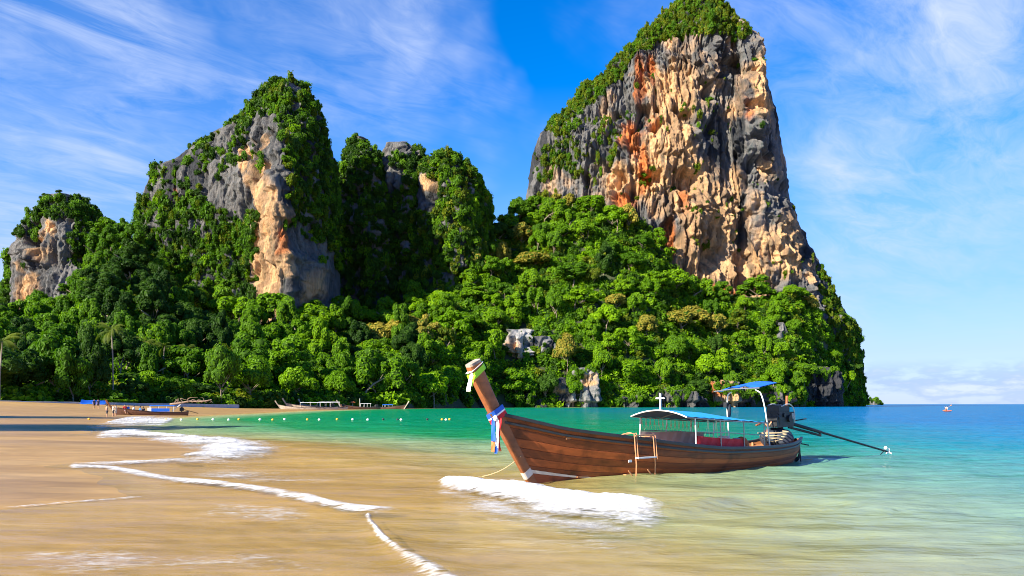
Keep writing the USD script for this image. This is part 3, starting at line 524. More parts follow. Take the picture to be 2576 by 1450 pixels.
# ---------------------------------------------------------------- wooded hillside at the cliffs' feet
HU = [-400, 0, 100, 190, 230, 300, 345, 500, 640, 760, 860, 1000, 1120, 1240, 1285, 1330, 1400, 1500, 1545, 1640, 1670, 1705, 1760, 1900, 1990, 2060, 2100, 2140, 2178]
HT = [830, 830, 820, 780, 640, 596, 640, 800, 830, 825, 800, 800, 760, 640, 575, 540, 525, 535, 555, 590, 640, 700, 748, 765, 742, 800, 880, 960, 1017]
HY = [380, 380, 400, 415, 430, 440, 420, 385, 372, 385, 440, 470, 470, 500, 545, 550, 540, 528, 522, 522, 520, 520, 520, 522, 528, 540, 552, 565, 582]
def hill(u, t):
    ys, yt, vt = shore_depth(u) + 1, np.interp(u, HU, HY), np.interp(u, HU, HT)
    Y = ys + (yt - ys) * t
    zt = EYE + (V0 - vt) / F * yt
    z = 0.4 + (zt - 0.4) * np.where(u < 1000, t ** 1.5, t ** 0.95)
    return np.stack([(u - U0) / F * Y, Y, z], -1)
uu, tt = np.meshgrid(np.linspace(-400, 2178, 330), np.linspace(-0.02, 1.06, 60))
hp = hill(uu, np.clip(tt, 0, 2)); hp[..., 2] += np.where(tt < 0, -1.5, 0) + (fbm(hp / 16.0, 3, 3) - 0.5) * 5 * sm(0, 0.15, tt)
SOIL = pbr('forest_floor', (0.035, 0.045, 0.015), 0.95, 0.5, 0.15)
obj('hillside', (hp.reshape(-1, 3), grid_faces(60, 330)), SOIL, smooth=True, kind='structure', label='wooded hillside below the cliffs')
n = 9000
u_, t_ = rng.uniform(-60, 2172, n), rng.uniform(0.0, 1.04, n) ** 0.9
q = hill(u_, t_); q[:, 2] += rng.uniform(-0.2, 2.6, n)
scatter('undergrowth', q, rng.uniform(1.8, 4.6, n), 'undergrowth and creepers between the trees of the wooded hillside', {'mid': 0.4, 'bright': 0.35, 'dark': 0.25, 'olive': 0.1})

# ---------------------------------------------------------------- trees
PROTO = {}
for ck, kinds in {'bright': ('round', 'round', 'heavy', 'umbrella', 'tall', 'open', 'heavy', 'round'), 'mid': ('round', 'heavy', 'tall', 'umbrella', 'open', 'round', 'heavy', 'tall'), 'dark': ('round', 'tall', 'umbrella', 'heavy', 'open', 'round'), 'olive': ('round', 'tall', 'open', 'heavy'), 'yellow': ('round', 'open', 'round', 'heavy')}.items():
    PROTO[ck] = []
    for i, kd in enumerate(kinds):
        r = np.random.default_rng(hash((ck.encode()[0], i, len(kd))) % 99999 + i)
        P_ = f'/World/Prototypes/{ck}_{kd}_tree_{i + 1:03d}'
        UsdGeom.Xform.Define(stage, P_)
        (v, f), core = crown_mesh(r, kd, per=int(r.integers(110, 190)), leaf=r.uniform(.05, .085))
        up = np.array([0, 0, 1.15])
        obj('crown', (v + up, f), LEAF[ck], P_)
        core.apply_translation(up); 
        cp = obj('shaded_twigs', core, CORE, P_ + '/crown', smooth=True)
        tm = trunk_mesh(r, 1.0, 0.06); tm.apply_scale(1.0)
        obj('trunk', tm, BARK, P_, smooth=True)
        PROTO[ck].append((P_, kd))
trees = []
def plant(ck, i, base, rad, h, rz=None, t=0.0):
    P_, kd = PROTO[ck][i % len(PROTO[ck])]
    sz = h / 2.0
    trees.append(dict(ck=ck, kd=kd, path=P_, base=np.asarray(base, float), rad=rad, sz=sz, rz=rng.uniform(0, 6.28) if rz is None else rz, t=t))
pts = []
tries = 0
while len(pts) < 285 and tries < 60000:
    tries += 1
    u, t = rng.uniform(-40, 2150), rng.uniform(0, 1.0) ** 0.85
    b = hill(np.array(u), np.array(t)); R = 0.5 * (9.5 + (b[1] - 180) * 0.012) * rng.uniform(0.62, 1.45)
    if u > 1250 and (abs(u - 1345) < 75 and 0.02 < t < 0.30): continue
    if 262 < u < 310 and t < .11: continue
    if all((b[0] - p[0][0]) ** 2 + (b[1] - p[0][1]) ** 2 > (R + p[1]) ** 2 for p in pts): pts.append((b, R, u, t))
for b, R, u, t in pts:
    nn = fbm(np.array([[u / 130.0, t * 3, 1.5]]), 2, 77)[0] + rng.normal(0, 0.13)
    px = U0 + b[0] / b[1] * F; pv = V0 - (b[2] + 8 - EYE) / b[1] * F
    if px < 560: ck = 'dark' if nn < 0.52 else 'mid' if nn < 0.74 else 'bright'
    else: ck = 'dark' if nn < 0.25 else 'mid' if nn < 0.41 else 'bright' if nn < 0.80 else 'olive'
    if px > 850 and pv < 900 and rng.uniform() < 0.17: ck = 'yellow'
    plant(ck, int(rng.integers(0, 24)), b, R * 1.30, (rng.uniform(7, 9.5) if (235 < px < 520 and t < .16) else rng.uniform(11, 19) * (1.1 if t < 0.1 else 1.0)), t=t)
for xx, yy, hh in ((-46, 40, 17), (-53, 43, 16), (-75, 72, 18)):
    plant('mid', 1 if xx < -50 else 0, (xx, yy, 0.8), 6.0, hh, t=0.0)
FORM = {'round': 'rounded', 'heavy': 'creeper-hung', 'umbrella': 'flat-topped', 'tall': 'tall', 'open': 'loose'}
HUE = {'bright': 'bright green', 'mid': 'mid green', 'dark': 'dark green', 'olive': 'olive', 'yellow': 'yellow-flowering'}
PLACES = [(190, 'far-left cliff'), (345, 'gap between cliffs'), (640, 'creeper-clad cliff'), (860, 'pale sheer face'), (1040, 'dark pinnacle'), (1240, 'rounded pinnacle'), (1330, 'saddle'), (1540, "tower's left shoulder"), (1760, "tower's orange face"), (2000, "tower's right half"), (9999, "tower's right foot")]
ORD = ['leftmost', 'second', 'third', 'fourth', 'fifth', 'sixth', 'seventh', 'eighth', 'ninth', 'tenth']
cells = {}
for tr in trees:
    b = tr['base']; tr['u'] = U0 + b[0] / b[1] * F
    place = next(n for lim, n in PLACES if tr['u'] < lim)
    lev = 'near the shore' if tr['t'] < .2 else 'low down' if tr['t'] < .48 else 'halfway up' if tr['t'] < .75 else 'high up'
    cells.setdefault((tr['ck'], tr['kd'], place, lev), []).append(tr)
for (ck, kd, place, lev), ts in cells.items():
    ts.sort(key=lambda q: q['u'])
    for k, tr in enumerate(ts):
        size = ''
        tr['label'] = f"{HUE[ck]} {FORM[kd]} tree {lev} below the {place}" + ('' if len(ts) == 1 else ', leftmost' if k == 0 else ', rightmost' if k == len(ts) - 1 else f', {ORD[min(k, 9)]} from left')
for tr in trees:
    x = UsdGeom.Xform.Define(stage, numbered('/World/' + ('yellow_flowering_tree' if tr['ck'] == 'yellow' else 'broadleaf_tree')))
    x.AddTranslateOp().Set(Gf.Vec3d(*map(float, tr['base']))); x.AddRotateZOp().Set(math.degrees(tr['rz'])); x.AddScaleOp().Set(Gf.Vec3f(tr['rad'], tr['rad'], tr['sz']))
    x.GetPrim().GetReferences().AddInternalReference(tr['path']); x.GetPrim().SetInstanceable(True)
    setd(x.GetPrim(), label=tr['label'], category='tree', group='trees of the wooded hillside')

# ---------------------------------------------------------------- rocks at the water's edge and outcrops among the trees
SR = [(-1, 0), (-0.7, 0.6), (-0.2, 0.9), (0.2, 1.0), (0.6, 0.75), (1, 0)]
def rock(label, pts_l, pts_r, Y, dep, seed, cream=(), orange=(), veg=(), vegn=0, amp=0.8, name='rock_outcrop', veglabel=None, kinds=None, under=0.0, gs=1.0, res=1.0):
    make_cliff(name, label, pts_l, pts_r, Y, dep, SR, seed, nz=int(110 * res), nt=int(120 * res), amp=amp, cream=cream, orange=orange, veg=veg, vegn=vegn, vegs=(1.0, 2.4), vegd=0.35, veglabel=veglabel, kinds=kinds, under=under, greyscale=gs, big_w=1.2, dsc=34)
RK = {'mid': .5, 'bright': .3, 'dark': .3}
rock('pale grey rock outcrop among the trees above the boat prow', [(1300, 828), (1286, 845), (1276, 880), (1270, 945)], [(1322, 830), (1336, 850), (1346, 890), (1352, 945)], 434, 9, 61, gs=2.6, cream=[(1300, 905, 18, 50, .7)], amp=1.2, veg=[([(1318, 830), (1352, 870), (1352, 930), (1325, 900)], .9), ([(1265, 925), (1365, 925), (1365, 950), (1265, 950)], 1.0)], vegn=60, veglabel='bushes on the pale outcrop above the boat prow', kinds=RK, res=1.6)
rock('darker grey rock outcrop right beside the pale one above the prow', [(1352, 838), (1342, 860), (1336, 945)], [(1376, 850), (1394, 872), (1402, 905), (1406, 950)], 437, 8, 62, gs=1.5, amp=1.2, veg=[([(1340, 880), (1400, 860), (1410, 900), (1360, 920)], .9), ([(1330, 925), (1415, 925), (1415, 960), (1330, 960)], 1.0)], vegn=60, veglabel='bushes on the darker outcrop above the boat prow', kinds=RK, res=1.6)
rock('pale leaning rock at the waterline left of its leafy cap', [(1408, 950), (1396, 965), (1390, 1000), (1386, 1027)], [(1420, 952), (1432, 975), (1440, 1000), (1446, 1027)], 411, 7, 63, gs=2.3, cream=[(1410, 985, 14, 24, .8)], amp=1.1, under=3.0, res=1.4)
rock('pale split rock at the waterline right of its leafy cap', [(1462, 925), (1446, 950), (1440, 990), (1436, 1027)], [(1476, 928), (1496, 952), (1504, 990), (1510, 1027)], 414, 7, 64, gs=1.7, cream=[(1478, 960, 8, 30, .8)], amp=1.2, under=3.0, veg=[([(1430, 920), (1490, 920), (1470, 960), (1436, 965)], 1.0)], vegn=50, veglabel='leafy cap between the two pale waterline rocks', kinds=RK, res=1.4)
rock('small grey rock spike between the trees below the right end of the tower', [(1962, 812), (1955, 850), (1950, 880)], [(1972, 812), (1986, 845), (1992, 880)], 500, 5, 65, gs=1.3, amp=.9)
shore_rocks = [(1150, 1262, 1004, .55), (1236, 1400, 1002, .5), (1500, 1640, 1000, .6), (1615, 1790, 990, .65), (1745, 1905, 962, 1.0), (1880, 2010, 975, .8), (1985, 2125, 925, .6)]
for i, (ua, ub, vt, gs) in enumerate(shore_rocks):
    um = (ua + ub) / 2; Y = shore_depth(um) + 5; w = ub - ua
    lab = ['low dark sea rock at the far end of the sandy shore', 'low dark sea rocks below the pale outcrop behind the prow', 'low dark rock at the water right of the pale waterline rocks', 'dark rock face at the water behind the small white cross',
           'brown rock face at the water behind the blue awning', 'brown and grey rock face at the water behind the boat engine', 'dark rock foot at the right end of the tower'][i]
    rr_ = np.random.default_rng(300 + i)
    rock(lab, [(ua + .42 * w, vt), (ua + .25 * w, vt + 8), (ua + .10 * w, vt + 14), (ua, 1028)], [(ub - .40 * w, vt + 2), (ub - .22 * w, vt + 10), (ub - .08 * w, vt + 18), (ub, 1028)], Y, 8 + 3 * (i == 6), 70 + i, gs=gs, cream=[(um, 990, 50, 26, .75)] if i == 4 else (), orange=[(um - 20, 985, 26, 16, .7), (um + 40, 1000, 20, 10, .6)] if i in (4, 5) else (), amp=1.1, name='shore_rock', under=4.0,
         veg=[([(ua - 5, vt - 5), (ub + 5, vt - 5), (ub + 5, vt + 12), (um, vt + 30), (ua - 5, vt + 12)], .85)], vegn=140, veglabel='bushes hanging over the ' + lab.replace(' at the water', '').replace(' at the far end of the sandy shore', ' by the sandy shore'), kinds=RK, res=1.5)
# islets far out
for lab, L, R, Y, sd in [('small wooded islet on the horizon just right of the tower', [(2190, 1003), (2182, 1008), (2176, 1019)], [(2200, 1003), (2212, 1011), (2220, 1019)], 1500, 5)]:
    make_cliff('islet', lab, L, R, Y, 20, SR, 90 + sd, nz=50, nt=60, amp=.5, cream=[(2190, 1014, 10, 2, 1)], veg=[([(2170, 1000), (2225, 1000), (2225, 1013), (2170, 1013)], 1.0)], vegn=160, vegs=(2.5, 5.0), vegd=.2, veglabel='trees on the small islet', kinds={'mid': .6, 'dark': .4})

# ---------------------------------------------------------------- foam of the breaking waves
FOAM = M('foam', {
    'e': ('attribute', {'attribute': 'edge'}), 'g': ('geometry', {}), 'mm': ('mapping', {'scale': (0.7, 1.5, 1.0), 'rotation': (0, 0, 0.25)}), 'n': ('noise_texture', {'scale': 3.0, 'detail': 9.0, 'roughness': 0.72, 'distortion': 0.5}), 'v': ('voronoi_texture', {'scale': 7.0, 'feature': 'distance_to_edge'}),
    'vr': ('map_range', {'from_min': 0.0, 'from_max': 0.45, 'to_min': 0.22, 'to_max': -0.24, 'clamp': True}),
    'a1': ('math', {'math_type': 'add'}), 'a2': ('math', {'math_type': 'add'}), 'nk': ('math', {'math_type': 'multiply_add', 'value2': 2.0, 'value3': -1.0}), 'r': ('map_range', {'range_type': 'smoothstep', 'from_min': 0.02, 'from_max': 1.12, 'to_max': 0.95, 'clamp': True}),
    'p': ('principled_bsdf', {'base_color': (0.66, 0.66, 0.65), 'roughness': 0.6, 'subsurface_weight': 0.0, 'specular_ior_level': 0.3}), 't': ('transparent_bsdf', {}), 'm': ('mix_closure', {}),
    'bn': ('noise_texture', {'scale': 9.0, 'detail': 5.0}), 'b': ('bump', {'strength': 0.6, 'distance': 0.05})},
    [('g.position', 'mm.vector'), ('mm.vector', 'n.vector'), ('mm.vector', 'v.vector'), ('v.distance', 'vr.value'), ('e.fac', 'a1.value1'), ('n.fac', 'nk.value1'), ('nk.value', 'a1.value2'), ('a1.value', 'a2.value1'), ('vr.result', 'a2.value2'), ('a2.value', 'r.value'), ('r.result', 'm.fac'),
     ('g.position', 'bn.vector'), ('bn.fac', 'b.height'), ('b.normal', 'p.normal'), ('t.BSDF', 'm.closure1'), ('p.BSDF', 'm.closure2')], 'm.closure')
def foam(label, top, bot, h=0.1, dens=0.62, na=260, nc=60, seed=1, peak=0.35, ends=0.08):
    A, B = spline(np.array([GP(u, v)[:2] for u, v in top]), na), spline(np.array([GP(u, v)[:2] for u, v in bot]), na)
    c = np.linspace(-0.25, 1.25, nc); a = np.linspace(0, 1, na)
    C, S = np.meshgrid(c, a)
    P = A[:, None] * (1 - C[..., None]) + B[:, None] * C[..., None]
    x, y = P[..., 0], P[..., 1]
    n1 = fbm(np.stack([x * 0.9, y * 0.9, 0 * x], -1), 4, seed); n2 = fbm(np.stack([x * 5, y * 5, 0 * x + 3], -1), 4, seed + 5)
    wob = fbm(np.stack([x * 0.55, y * 0.55, 0 * x + 7], -1), 4, seed + 11) - 0.5; Cw = C + 0.9 * wob
    e = np.minimum(sm(-0.30, 0.45, Cw), sm(1.30, 0.45, Cw)) * sm(0, ends, S) * sm(1, 1 - 2.2 * ends, S) * sm(-.25, -.1, C) * sm(1.25, 1.1, C)
    hump = np.exp(-((C - peak) / 0.42) ** 2)
    z = wave_z(x.ravel(), y.ravel()).reshape(x.shape) + 0.012 + e * (h * hump * (0.3 + 1.4 * n1) + 0.10 * (n2 - .25) * min(1, h * 8) * e)
    edge = np.clip(e * (dens + 0.9 * (n1 - 0.5)) , -0.2, 1.2) - 0.6 * (1 - e)
    obj('wave_foam', (np.stack([x, y, z], -1).reshape(-1, 3), grid_faces(na, nc)), FOAM, smooth=True, kind='stuff', label=label, category='foam', prims={'edge': edge.ravel()})
foam('thick white foam of the wave breaking below the bow', [(1095, 1206), (1160, 1211), (1250, 1222), (1400, 1245), (1550, 1264), (1640, 1274), (1700, 1284)], [(1080, 1226), (1190, 1252), (1300, 1276), (1380, 1304), (1450, 1326), (1570, 1342), (1730, 1308)], h=0.09, dens=1.12, na=420, nc=110, seed=3, ends=.07)
foam('long thin line of foam running from the beach to the middle foreground', [(160, 1168), (300, 1176), (430, 1198), (600, 1222), (760, 1244), (940, 1280), (1075, 1281)], [(160, 1178), (300, 1190), (430, 1214), (600, 1238), (760, 1264), (940, 1302), (1075, 1292)], h=0.025, dens=0.74, na=520, nc=60, seed=8, ends=.03)
foam('broad white surf at the beach in front of the beached boat', [(215, 1088), (320, 1080), (420, 1090), (520, 1098), (610, 1106), (670, 1122), (720, 1146), (745, 1158)], [(215, 1108), (320, 1114), (400, 1114), (510, 1126), (465, 1148), (470, 1166), (640, 1174), (745, 1168)], h=0.10, dens=0.80, na=420, nc=140, seed=12)
foam('white wash of foam beside the beached boat', [(310, 1047), (360, 1047), (400, 1050), (460, 1053)], [(226, 1076), (280, 1084), (330, 1084), (430, 1074)], h=0.10, dens=0.80, na=200, nc=110, seed=17)
foam('thin tongue of foam from the beach to the broad surf', [(160, 1168), (260, 1163), (380, 1159), (500, 1150)], [(160, 1177), (260, 1172), (380, 1167), (500, 1166)], h=0.04, dens=0.58, na=220, nc=50, seed=19)
foam('foam line curving down to the bottom edge', [(935, 1292), (960, 1345), (1010, 1385), (1060, 1408), (1130, 1450), (1220, 1500)], [(915, 1296), (935, 1345), (985, 1392), (1020, 1430), (1070, 1470), (1120, 1510)], h=0.02, dens=0.62, na=300, nc=60, seed=23, ends=.03)
foam('faint swash line on the wet sand at the left edge', [(-60, 1285), (100, 1272), (250, 1258), (410, 1247)], [(-60, 1292), (100, 1278), (250, 1263), (410, 1251)], h=0.02, dens=0.30, na=260, nc=36, seed=29)
foam('streaks of foam on the smooth water right of the breaking wave', [(1440, 1330), (1600, 1338), (1750, 1325)], [(1380, 1400), (1560, 1420), (1700, 1390)], h=0.0, dens=0.06, na=240, nc=90, seed=31)
foam('soft spent foam spreading from the breaking wave towards the camera', [(1080, 1222), (1200, 1246), (1310, 1268), (1400, 1292), (1500, 1312), (1600, 1322), (1715, 1306)], [(1060, 1252), (1190, 1284), (1300, 1312), (1390, 1338), (1490, 1356), (1600, 1362), (1760, 1330)], h=0.0, dens=0.42, na=380, nc=110, seed=53, ends=.12)
foam('loose wash of foam in front of the breaking wave', [(1060, 1236), (1250, 1272), (1400, 1305), (1560, 1330), (1720, 1310)], [(1080, 1290), (1240, 1330), (1400, 1372), (1560, 1388), (1740, 1350)], h=0.0, dens=0.16, na=300, nc=110, seed=41, ends=.2)
foam('soft white wash spreading around the broad surf', [(260, 1094), (420, 1092), (560, 1098), (690, 1116), (800, 1146)], [(180, 1116), (400, 1128), (440, 1172), (640, 1190), (860, 1172)], h=0.0, dens=0.36, na=320, nc=120, seed=59, ends=.15)
foam('thin lacy foam between the surf and the long foam line', [(440, 1172), (600, 1176), (800, 1186), (960, 1205)], [(420, 1200), (600, 1226), (800, 1255), (980, 1280)], h=0.0, dens=0.10, na=300, nc=110, seed=43, ends=.2)
foam('lacy foam left of the curving foam line', [(480, 1260), (640, 1270), (800, 1292), (930, 1310)], [(380, 1330), (560, 1350), (760, 1372), (960, 1392)], h=0.0, dens=0.08, na=300, nc=110, seed=47, ends=.2)
foam('faint foam streaks in the left foreground', [(0, 1380), (300, 1372), (640, 1385), (900, 1400)], [(0, 1450), (300, 1440), (640, 1440), (900, 1450)], h=0.0, dens=0.04, na=300, nc=90, seed=37)

# ---------------------------------------------------------------- materials of the made things
def wood(name, c, vary=0.35, rough=0.55, dirt=(0.35, 0.33, 0.32)):
    c = np.array(c)
    n = {'tc': ('texture_coordinate', {}), 'm': ('mapping', {'scale': (0.22, 2.5, 3.0)}), 'n': ('noise_texture', {'scale': 3.0, 'detail': 7.0, 'roughness': 0.65, 'distortion': 0.6}),
         'm2': ('mapping', {'scale': (1, 1, 1)}), 'n2': ('noise_texture', {'scale': 1.5, 'detail': 5.0, 'roughness': 0.6}), 'r': ('rgb_ramp', {'ramp': [(0.28, tuple(c * (1 - vary))), (0.5, tuple(c)), (0.72, tuple(c * (1 + vary)))]}),
         'dr': ('map_range', {'from_min': 0.52, 'from_max': 0.70, 'clamp': True}), 'dm': ('mix_color', {'blend_type': 'multiply', 'b': dirt}), 'i': ('object_info', {}), 'hr': ('rgb_ramp', {'ramp': [(0.0, (0.75,)*3), (1.0, (1.2,)*3)]}), 'hm': ('mix_color', {'blend_type': 'multiply', 'fac': 1.0, 'use_clamp': False}),
         'b': ('bump', {'strength': 0.25, 'distance': 0.01}), 'p': ('principled_bsdf', {'roughness': rough, 'specular_ior_level': 0.4})}
    l = [('tc.object', 'm.vector'), ('m.vector', 'n.vector'), ('tc.object', 'm2.vector'), ('m2.vector', 'n2.vector'), ('n.fac', 'r.fac'), ('n2.fac', 'dr.value'), ('r.color', 'dm.a'), ('dr.result', 'dm.fac'), ('i.random', 'hr.fac'), ('dm.result', 'hm.a'), ('hr.color', 'hm.b'),
         ('hm.result', 'p.base_color'), ('n.fac', 'b.height'), ('b.normal', 'p.normal')]
    return M(name, n, l, 'p.BSDF')
HULL = wood('varnished_planks', (0.27, 0.066, 0.016)); HULL2 = wood('weathered_planks', (0.205, 0.050, 0.014)); KEELM = wood('red_bottom_paint', (0.26, 0.062, 0.020), .2, .6)
STEMM = wood('stem_timber', (0.27, 0.090, 0.030), .2, .5); DECK = wood('deck_timber', (0.42, 0.19, 0.08), .3, .6); GREYWOOD = wood('bleached_timber', (0.36, 0.29, 0.23), .3, .8); DARKHULL = wood('dark_hull_timber', (0.10, 0.045, 0.028), .3, .6)
RAIL = pbr('black_rail_paint', (0.020, 0.022, 0.028), 0.35, 0.3, 4); WHITE = pbr('white_paint', (0.72, 0.70, 0.66), 0.5, 0.1, 4); STRIPE = pbr('weathered_white_stripe', (0.62, 0.55, 0.46), 0.6, 0.2, 6)
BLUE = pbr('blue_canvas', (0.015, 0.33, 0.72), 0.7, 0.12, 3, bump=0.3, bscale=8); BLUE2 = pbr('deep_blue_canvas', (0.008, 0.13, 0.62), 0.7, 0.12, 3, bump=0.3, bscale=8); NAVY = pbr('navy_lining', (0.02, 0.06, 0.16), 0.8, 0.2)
RED = pbr('red_cloth', (0.50, 0.010, 0.018), 0.75, 0.15, 5, bump=0.3, bscale=12); LIME = pbr('lime_cloth', (0.33, 0.70, 0.02), 0.7, 0.12, 6); WCLOTH = pbr('white_cloth', (0.80, 0.78, 0.74), 0.8, 0.08, 6); BCLOTH = pbr('blue_cloth', (0.010, 0.10, 0.50), 0.75, 0.12, 6); ORANGEC = pbr('orange_cloth', (0.80, 0.17, 0.04), 0.75, 0.15, 6)
IRON = pbr('engine_iron', (0.020, 0.021, 0.023), 0.45, 0.5, 12, bump=0.3, bscale=30, metallic=0.3); STEEL = pbr('dull_steel', (0.30, 0.30, 0.30), 0.4, 0.2, 8, metallic=0.7); RUST = pbr('rusty_pipe', (0.36, 0.11, 0.04), 0.75, 0.35, 12); GALV = pbr('pale_pipe', (0.58, 0.57, 0.54), 0.45, 0.15, 8); GREYP = pbr('grey_board', (0.38, 0.33, 0.31), 0.6, 0.1, 3)
ROPE = pbr('rope', (0.50, 0.38, 0.22), 0.9, 0.3, 30); CORD = pbr('pale_cord', (0.60, 0.60, 0.38), 0.9, 0.2, 30); BLACK = pbr('black_rubber', (0.018, 0.020, 0.026), 0.6, 0.3, 10); BRASS = pbr('copper_ladder_paint', (0.50, 0.23, 0.11), 0.55, 0.25, 10)
SKIN = pbr('skin', (0.42, 0.22, 0.13), 0.6, 0.08); HAIR = pbr('dark_hair', (0.015, 0.012, 0.010), 0.6, 0.2); PALE = pbr('cream_cloth', (0.62, 0.50, 0.36), 0.8, 0.1); SHADEC = pbr('dark_cloth', (0.03, 0.03, 0.04), 0.8, 0.1)
YEL = pbr('yellow_float', (0.75, 0.42, 0.03), 0.45, 0.1); CONC = pbr('grey_wall_render', (0.30, 0.30, 0.32), 0.85, 0.2, 1.2, bump=0.2); TERRA = pbr('terracotta', (0.45, 0.12, 0.05), 0.75, 0.25, 3)

# ---------------------------------------------------------------- long-tailed boats: hull surface in the boat's own frame (x from bow to stern, -y the side at hand, z up)
BL_ = np.array([(0, .045), (.5, .17), (.95, .30), (1.45, .43), (2.1, .60), (3.2, .82), (5, .95), (7, .93), (9.3, .82), (10.4, .66), (10.95, .50)])
SH_ = np.array([(-.95, 1.47), (-.45, 1.37), (0, 1.27), (.45, 1.17), (1.2, 1.06), (2.33, .92), (4.2, .70), (6.08, .56), (8, .53), (9.3, .57), (10.0, .70)])
fB, fS = PchipInterpolator(*BL_.T), PchipInterpolator(*SH_.T)
fK = PchipInterpolator([0, .06, .15, .35, .7, 1], [-.08, -.15, -.22, -.30, -.30, -.18])
def hull(sig, tau, side=1, off=0.0):
    sig, tau = np.broadcast_arrays(np.asarray(sig, float), np.asarray(tau, float))
    def raw(sig, tau):
        ssh = -.95 + 10.95 * sig; zs, k = fS(ssh), fK(sig)
        z = k + (zs - k) * tau ** 1.3
        zstem = -.08 + 1.55 * tau ** 1.3
        s0 = -.95 + (1.47 - zstem) / 1.55 * 1.05; s1 = 9.85 + .15 * tau
        s = s0 + (s1 - s0) * sig
        full = sm(0, .35, sig)
        shp = tau * (1 - full) + (1 - (1 - np.minimum(tau, 1)) ** 2.2) * full
        w = .035 + (fB(10.95 * sig) - .035) * shp
        return s, w, z
    s, w, z = raw(sig, tau)
    if off:
        e = 1e-3
        a = np.stack(raw(np.clip(sig + e, 0, 1), tau), -1) - np.stack(raw(np.clip(sig - e, 0, 1), tau), -1); b = np.stack(raw(sig, np.clip(tau + e, 0, 1.1)), -1) - np.stack(raw(sig, np.clip(tau - e, 0, 1)), -1)
        n = np.cross(b, a); n /= np.maximum(np.linalg.norm(n, axis=-1, keepdims=True), 1e-12); n *= np.where(n[..., 1:2] < 0, -1, 1)
        s, w, z = s + off * n[..., 0], w + off * n[..., 1], z + off * n[..., 2]
    return np.stack([s, -side * w, z], -1)
def band(ta, tb, side, off0, off1, n=70, s0=0.0, s1=1.0, rows=7, gap=0.006):
    sg = np.linspace(s0, s1, n)
    ts = np.r_[ta + gap * .2, np.linspace(ta + gap, tb - gap, rows), tb - gap * .2]; of = np.r_[off0, [off1] * rows, off0]
    P = np.stack([hull(sg, np.full(n, t), side, o) for t, o in zip(ts, of)], 0)
    return P.reshape(-1, 3), grid_faces(len(ts), n)[:, ::side]
def strip(path, wid, hgt, up=(0, 0, 1)):
    """a squared timber laid along a path"""
    p = np.asarray(path, float); t = np.gradient(p, axis=0); t /= np.linalg.norm(t, axis=1, keepdims=True)
    a = np.cross(t, np.array(up, float)); a /= np.linalg.norm(a, axis=1, keepdims=True); b = np.cross(a, t)
    w, h = np.broadcast_to(wid, len(p))[:, None] / 2, np.broadcast_to(hgt, len(p))[:, None] / 2; c = .72
    ring = [a * w * c + b * h, a * w + b * h * c, a * w - b * h * c, a * w * c - b * h, -a * w * c - b * h, -a * w - b * h * c, -a * w + b * h * c, -a * w * c + b * h]
    v = np.stack([p + r for r in ring], 1).reshape(-1, 3); n = len(ring)
    f = grid_faces(len(p), n, True); f = np.vstack([f[:, [0, 1, 2]], f[:, [0, 2, 3]]])
    k, e = len(v), (len(p) - 1) * n
    v = np.vstack([v, p[:1], p[-1:]]); f = np.vstack([f, [[k, (j + 1) % n, j] for j in range(n)], [[k + 1, e + j, e + (j + 1) % n] for j in range(n)]])
    m = trimesh.Trimesh(v, f, process=False); m.fix_normals(); return m
STEM_PATH = [(.12, 0, -.20), (0, 0, -.02), (-.32, 0, .45), (-.64, 0, .93), (-.93, 0, 1.38), (-1.10, 0, 1.62), (-1.34, 0, 2.0), (-1.56, 0, 2.40), (-1.60, 0, 2.49)]
def hull_parts(P, planks=(HULL, HULL2), keel=KEELM, stem=STEMM, rail=RAIL, inner=DECK, fine=True):
    n = 70 if fine else 26
    taus = np.linspace(.30, 1.0, 7) if fine else [.30, 1.0]
    for side in (1, -1):
        obj('bottom_planking', band(0.0, .30, side, 0, .004, n, rows=4), keel, P, smooth=40)
        for i in range(len(taus) - 1):
            obj('plank', band(taus[i], taus[i + 1], side, -.003, .004, n, rows=5), planks[(i * 3 + (side > 0)) % len(planks)], P, smooth=40)
        sg = np.linspace(0, 1, n)
        obj('gunwale', strip(hull(sg, np.full(n, 1.0), side, .02) + [0, 0, .025], .075, .075), rail, P, smooth=30)
        if fine: obj('rubbing_strake', strip(hull(sg, np.full(n, .93), side, .022), .035, .05), rail, P, smooth=30)
        ts = np.linspace(0.05, .99, 8)
        obj('inner_planking', (np.stack([hull(np.linspace(.01, .995, n), np.full(n, t), side, -.035) for t in ts], 0).reshape(-1, 3), grid_faces(8, n)[:, ::-side]), inner, P, smooth=True)
    # transom closes the stern
    t = np.linspace(0, 1, 10); a, b = hull(np.ones(10), t, 1), hull(np.ones(10), t, -1)
    obj('transom', (np.vstack([a, b]), np.array([[i, i + 1, 11 + i, 10 + i] for i in range(9)])), planks[0], P)
    sp = spline(STEM_PATH, 40)
    obj('stem', strip(sp, np.interp(np.linspace(0, 1, 40), [0, .5, 1], [.10, .15, .21]), np.interp(np.linspace(0, 1, 40), [0, .5, .62, 1], [.20, .24, .26, .30]), up=(1, 0, .6)), stem, P, smooth=30)
P0 = np.array([.45, 17.0, 0.0]); DIR = np.array([.758, .652]); RZ = math.atan2(DIR[1], DIR[0])
boat = thing('longtail_boat', 'large brown wooden longtail boat with blue canopy, bow aground in the foreground', 'boat', P0, RZ)
hull_parts(boat)
